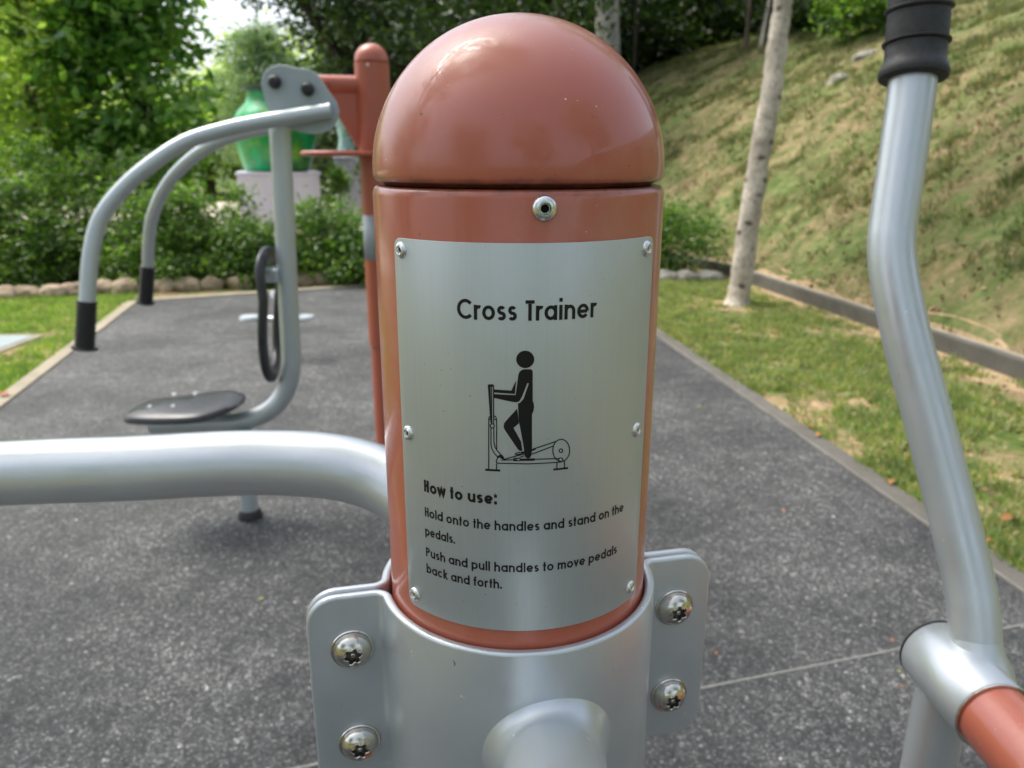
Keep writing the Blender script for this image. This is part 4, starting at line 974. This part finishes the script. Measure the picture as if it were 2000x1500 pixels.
PICT_STROKES = [[(-1317,10508),(-1320,10223),(-1322,9935),(-1325,9647),(-1327,9357),(-1330,9065),(-1332,8772),(-1335,8478),(-1338,8182)],[(-969,10528),(-970,10186),(-971,9843),(-972,9498),(-972,9151)],[(-985,8474),(-987,8182)],[(-1317,10494),(-1303,10599),(-1216,10688)],[(-1089,10695),(-1004,10643),(-969,10513)],[(-1317,10508),(-1217,10515)],[(-1091,10522),(-969,10528)],[(-1174,12047),(-1176,11762),(-1178,11475),(-1180,11187),(-1183,10897),(-1185,10606),(-1187,10314)],[(-1089,12051),(-1091,11766),(-1093,11479),(-1095,11191),(-1097,10902),(-1099,10611),(-1101,10319)],[(-1070,10226),(-1073,10202),(-1082,10178),(-1097,10158),(-1116,10142),(-1138,10131),(-1161,10127),(-1185,10128),(-1207,10137),(-1225,10151),(-1240,10169),(-1249,10191),(-1251,10216),(-1248,10240),(-1239,10264),(-1224,10284),(-1205,10300),(-1183,10311),(-1160,10315),(-1136,10314),(-1115,10305),(-1096,10291),(-1082,10273),(-1073,10250),(-1070,10226)],[(-1220,10114),(-1223,9746),(-1226,9376),(-1196,9186),(-1124,9022),(-1024,8883),(-924,8773)],[(-1098,10121),(-1096,9789),(-1093,9455),(-1049,9243),(-955,9080),(-796,8914)],[(-775,8644),(-424,8666),(-75,8681)],[(647,8688),(926,8684),(1207,8676),(1491,8663),(1780,8645)],[(-958,8490),(-622,8497),(-289,8497),(44,8491),(377,8478),(679,8484),(983,8484),(1290,8478),(1582,8476),(1878,8469)],[(-962,8490),(-998,8570),(-971,8664),(-925,8734)],[(1973,8562),(1970,8537),(1961,8514),(1946,8496),(1926,8482),(1903,8475),(1878,8474),(1854,8480),(1830,8492),(1810,8510),(1795,8532),(1785,8556),(1781,8582),(1784,8607),(1793,8629),(1808,8648),(1827,8661),(1850,8669),(1875,8669),(1900,8664),(1923,8651),(1943,8634),(1959,8612),(1969,8587),(1973,8562)],[(2289,8977),(2286,8895),(2273,8817),(2250,8743),(2219,8677),(2179,8619),(2133,8571),(2080,8534),(2023,8509),(1963,8496),(1902,8496),(1840,8509),(1780,8535),(1723,8572),(1671,8620),(1624,8678),(1583,8744),(1551,8817),(1526,8894),(1511,8975),(1505,9057),(1509,9138),(1521,9217),(1543,9290),(1573,9357),(1611,9416),(1656,9464),(1707,9502),(1763,9529),(1821,9542),(1882,9543),(1943,9530),(2003,9505),(2061,9468),(2115,9419),(2163,9361),(2205,9294),(2239,9220),(2265,9142),(2282,9060),(2289,8977)],[(1959,9000),(1957,8979),(1949,8960),(1936,8944),(1920,8933),(1900,8927),(1879,8926),(1858,8931),(1839,8941),(1822,8956),(1809,8974),(1800,8995),(1797,9017),(1799,9038),(1807,9057),(1820,9073),(1836,9084),(1855,9090),(1876,9091),(1897,9086),(1917,9076),(1934,9061),(1947,9043),(1956,9022),(1959,9000)],[(1703,8453),(1708,8149)],[(2056,8494),(2062,8170)],[(-661,8678),(-526,8731),(-147,8844),(230,8949)],[(576,9153),(840,9236),(1107,9316),(1376,9392),(1648,9463)],[(577,8932),(886,9046),(1197,9155),(1511,9259)],[(37,8792),(239,8862)],[(-156,8969),(73,9042)],[(-156,8969),(-129,8902)],[(-129,8902),(104,8960)],[(-219,8757),(-219,8621)],[(-219,8747),(51,8748)],[(-219,8631),(51,8632)]]
bm = bmesh.new()
for i, poly in enumerate(PICT_POLYS):
    b2 = bmesh.new(); q = [(x / 100, y / 100) for x, y in poly]
    if len(set(q)) < 3: continue
    f = b2.faces.new([b2.verts.new((x, y, 0)) for x, y in q]); f.normal_update()
    if f.normal.z < 0: f.normal_flip()
    bmesh.ops.triangulate(b2, faces=b2.faces[:])
    for u in np.arange(-16, 8, 1.1): bmesh.ops.bisect_plane(b2, geom=b2.verts[:] + b2.edges[:] + b2.faces[:], dist=1e-6, plane_co=(u, 0, 0), plane_no=(1, 0, 0))
    fn = on_plate(.00013 + (i % 3) * .00001)
    mp = {v: bm.verts.new(fn(v.co.x, v.co.y)) for v in b2.verts}
    for f in b2.faces: bm.faces.new([mp[v] for v in f.verts])
    b2.free()
me = bpy.data.meshes.new('pictogram'); bm.to_mesh(me); bm.free()
V = [v.co.copy() for v in me.vertices]; F = [tuple(p_.vertices) for p_ in me.polygons]
for i, st in enumerate(PICT_STROKES):
    ribbon([(x / 100, y / 100) for x, y in st], .46, V, F, .00016 + (i % 5) * .00001)
mesh('pictogram', V, F, M['black'], plate, None)

# ---- clamp: two pressed half shells with flanges
PH = R_(12.6); EX = Vector((math.cos(PH), math.sin(PH), 0)); NF = Vector((math.sin(PH), -math.cos(PH), 0)); O = Vector((CXP, CYP, 0))
TH = .005; RM = RP + .0012 + TH / 2; RHO = .007; YO = .001 + TH / 2; WF = .1165; ZT, ZB = 1.1765, 1.052
xc = math.sqrt((RM + RHO) ** 2 - (YO + RHO) ** 2); cc = Vector((xc, YO + RHO))
prof = [(WF, YO), (.108, YO), (.1, YO), (.092, YO)]
a_end = math.atan2(-cc.y, -cc.x); a_end = a_end if a_end < 0 else a_end - 2 * math.pi
for i in range(9):
    a = -math.pi / 2 + (a_end + math.pi / 2) * i / 8; prof.append((cc.x + RHO * math.cos(a), cc.y + RHO * math.sin(a)))
a0 = math.atan2(cc.y, cc.x)
for i in range(1, 33):
    a = a0 + (math.pi / 2 - a0) * i / 32; prof.append((RM * math.cos(a), RM * math.sin(a)))
prof = prof[::-1]                       # from the centre front outwards
cum = [0]
for a, b in zip(prof, prof[1:]): cum.append(cum[-1] + math.hypot(b[0] - a[0], b[1] - a[1]))
S = cum[-1]
def shell_fn(side):
    def fn(s, z):
        q = abs(s); i = 0
        while i < len(cum) - 2 and cum[i + 1] < q: i += 1
        t = (q - cum[i]) / (cum[i + 1] - cum[i]); x = prof[i][0] + (prof[i + 1][0] - prof[i][0]) * t; y = prof[i][1] + (prof[i + 1][1] - prof[i][1]) * t
        x = math.copysign(x, s); return O + EX * x + NF * (y * side) + Vector((0, 0, z))
    return fn
cuts = sorted(set([c for c in cum[:-1]] + [-c for c in cum[1:-1]]))
for side in (1, -1):
    o = bend('clamp_half', rrect(-S, S, ZB, ZT, .016, 7), cuts, shell_fn(side), M['silver'], ct, False, 50)
    s_ = o.modifiers.new('solid', 'SOLIDIFY'); s_.thickness = TH; s_.offset = 0; s_.use_even_offset = True
    bevel(o, .0019, 4, 50)
    if side == 1: front = o
# ---- tamper proof bolts
def bolt(p, n_, spin):
    n_ = n_.normalized(); x = Vector((0, 0, 1)); y = n_.cross(x).normalized(); seg = 72; V, F, mi = [], [], []
    lobe = lambda a: 0.0041 + .0008 * math.cos(6 * (a + spin))
    rows = [(lambda a: .0118, 0), (lambda a: .0118, .0010), (lambda a: .0113, .0016), (lambda a: .0104, .0017), (lambda a: .0102, .0022)]
    for k in range(1, 9):
        b = R_(90) * (1 - k / 11); rows.append(((lambda a, b=b: .0101 * math.sin(b) ** .9), .0024 + .0056 * math.cos(b) ** 1.1 * 1.05))
    zt = rows[-1][1] + .0003
    rows += [(lambda a: lobe(a) + .0003, zt), (lambda a: lobe(a), zt - .0003), (lambda a: lobe(a) * .93, zt - .0032), (lambda a: .0013, zt - .0034), (lambda a: .0013, zt - .0012), (lambda a: .0010, zt - .0009), (lambda a: .00001, zt - .0009)]
    nd = 5 + 8 + 2
    for fr, hh in rows:
        for k in range(seg):
            a = 2 * math.pi * k / seg; V.append(p + n_ * hh + (x * math.cos(a) + y * math.sin(a)) * fr(a))
    for i in range(len(rows) - 1):
        for k in range(seg):
            F.append((i * seg + k, i * seg + (k + 1) % seg, (i + 1) * seg + (k + 1) % seg, (i + 1) * seg + k)); mi.append(1 if i in (nd - 1 + 0, nd) else 0)
    o = mesh('bolt', V, F, M['steel'], front, 30); o.data.materials.append(M['recess_shade'])
    o.data.polygons.foreach_set('material_index', mi[:len(o.data.polygons)]); return o
M['recess_shade'] = paint('bolt_recess_shade', (.16, .14, .12), .4, .8, .3, 300)  # darker steel: shade inside the bolt socket put into the colour
for i, (sx, z) in enumerate(((-.0932, 1.1444), (-.0927, 1.0833), (.0942, 1.1440), (.0945, 1.0825))):
    bolt(O + EX * sx + NF * .0061 + Vector((0, 0, z)), NF, .3 + i * .35)
# ---- tube welded to the clamp front, flared at the weld
CZ = 1.1165; p0 = O + NF * (RM - .006) + Vector((0, 0, CZ)); TD = Vector((.055, -.80, .30)).normalized()
TD = (NF + Vector((-.24, 0, .42))).normalized(); V, F = [], []; seg = 96; Ro = RM + TH / 2; nr = 14
xa = (Vector((0, 0, 1)) - TD * TD.z).normalized(); xb = xa.cross(TD); ce = O + NF * (Ro + .003) + Vector((0, 0, CZ)) + TD * .020
for i in range(nr + 1):
    t = i / nr
    for k in range(seg):
        a = 2 * math.pi * k / seg; r_ = .0345; lx, lz = r_ * math.sin(a), r_ * math.cos(a)
        A = O + EX * lx + NF * (math.sqrt(Ro * Ro - lx * lx) - .0008) + Vector((0, 0, CZ + lz))
        rad = EX * math.sin(a) + Vector((0, 0, math.cos(a)))
        B_ = A - rad * .0060 + NF * .0035; B_ = O + EX * (lx * .80) + NF * (math.sqrt(Ro * Ro - (lx * .8) ** 2) + .0042) + Vector((0, 0, CZ + lz * .80))
        sgn = 1 if xb.dot(EX) > 0 else -1
        Cc = ce + xa * (.0245 * math.cos(a)) + xb * (sgn * .0245 * math.sin(a))
        V.append(A * (1 - t) ** 2 + B_ * 2 * t * (1 - t) + Cc * t * t)
for i in range(nr):
    for k in range(seg): F.append((i * seg + k, i * seg + (k + 1) % seg, (i + 1) * seg + (k + 1) % seg, (i + 1) * seg + k))
mesh('weld_collar', V, F, M['silver'], ct, 70)
tube('support_tube', fillet([ce - TD * .0012, ce + TD * .09, ce + TD * .09 + Vector((.0, -.03, -.6))], .05, 10), .0247, M['silver'], ct, 48)
# ---- big bent tube that leaves the post towards the left
lp = [(-420, 962, .655), (-200, 943, .65), (0, 925, .645), (250, 915, .64), (420, 906, .64), (540, 904, .64), (640, 910, .635), (715, 926, .63), (770, 950, .62), (830, 995, .60), (880, 1070, .57), (930, 1200, .53)]
LP = [at(*q) for q in lp] + [Vector((.0, .42, .90))]
hr = tube('handrail', catmull(LP, 8), .0292, M['silver'], ct, 56)
# ---- swinging handle on the right
lv = [(1822, -330, .715), (1812, -180, .71), (1800, -40, .705), (1790, 80, .70), (1779, 190, .69), (1762, 310, .678), (1746, 425, .665), (1741, 478, .658), (1747, 545, .648), (1771, 660, .63), (1809, 803, .608), (1843, 933, .588), (1870, 1040, .570), (1889, 1120, .556), (1901, 1190, .543), (1905, 1260, .532), (1904, 1330, .522)]
LV = [at(*q) for q in lv]
lever = tube('lever', catmull(LV, 7), .0190, M['silver'], ct, 48)
ga = LV[0]; gb = at(1783, 156, .693)
gp = catmull([LV[0], LV[1], LV[2], LV[3], gb], 10)[::-1]   # from the lower rim upwards
Ltot = [0]
for a, b in zip(gp, gp[1:]): Ltot.append(Ltot[-1] + (b - a).length)
def gpt(s):
    i = 0
    while i < len(Ltot) - 2 and Ltot[i + 1] < s: i += 1
    t = (s - Ltot[i]) / (Ltot[i + 1] - Ltot[i]); return gp[i].lerp(gp[i + 1], t)
gr = [(0, .0196), (.0002, .0262), (.0012, .0288), (.0035, .0298), (.0062, .0296), (.0090, .0286), (.0125, .0266), (.0155, .0260), (.018, .0258)]
hs = .018
for k in range(8):
    b = .0300 + k * .0265
    gr += [(b - .0022, .0258), (b - .0012, .0274), (b - .0004, .0286), (b + .0008, .0288), (b + .0018, .0272), (b + .0024, .0260), (b + .014, .0264)]
gr = [q for q in gr if q[0] < Ltot[-1] - .004] + [(Ltot[-1] - .003, .027), (Ltot[-1] - .0005, .022)]
tube('grip', [gpt(h_) for h_, _ in gr], [max(.0193, r_ * .925) for _, r_ in gr], M['rubber'], lever, 56)
# pivot sleeve, rings and axle
SX, SZ = .357, 1.0; Ya, Yb_ = .558, .480
lathe('pivot_sleeve', [(.026, 0), (.0285, .0), (.0292, .001), (.0292, Ya - Yb_ - .001), (.0285, Ya - Yb_), (.026, Ya - Yb_)], (SX, Ya, SZ), (.03, -1, 0), M['silver'], ct, 72)
for y0 in (Ya + .0022, Yb_ - .0004):
    lathe('ring', [(.025, 0), (.0290, 0), (.0294, .0009), (.0290, .0018), (.025, .0018)], (SX + (Ya - y0) * .03, y0, SZ), (.03, -1, 0), M['steel'] if y0 < .5 else M['rubber'], ct, 64)
tube('axle', [Vector((SX + .0024, Yb_ - .0022, SZ)), Vector((SX + .0105, .20, SZ))], .0268, M['terracotta'], ct, 64)
lathe('end_cap', [(0, .004), (.024, .004), (.0275, .001), (.0275, 0)], (SX, Ya + .0022, SZ), (0, 1, 0), M['rubber'], ct, 48)
# weld between lever and sleeve
wd = LV[-1]; up = (LV[-2] - LV[-1]).normalized(); cz = Vector((SX, wd.y, SZ))
tube('weld_collar', [wd + up * h_ for h_ in (-.010, .006, .012, .018, .023, .028, .033)], [.030, .0282, .0262, .0235, .0213, .0199, .0190], M['silver'], ct, 56)
tube('lower_lever', [Vector((SX - .002, .535, SZ - .02)), Vector((SX - .004, .535, SZ - .20)), Vector((SX - .02, .56, .20))], .0205, M['silver'], ct, 40)
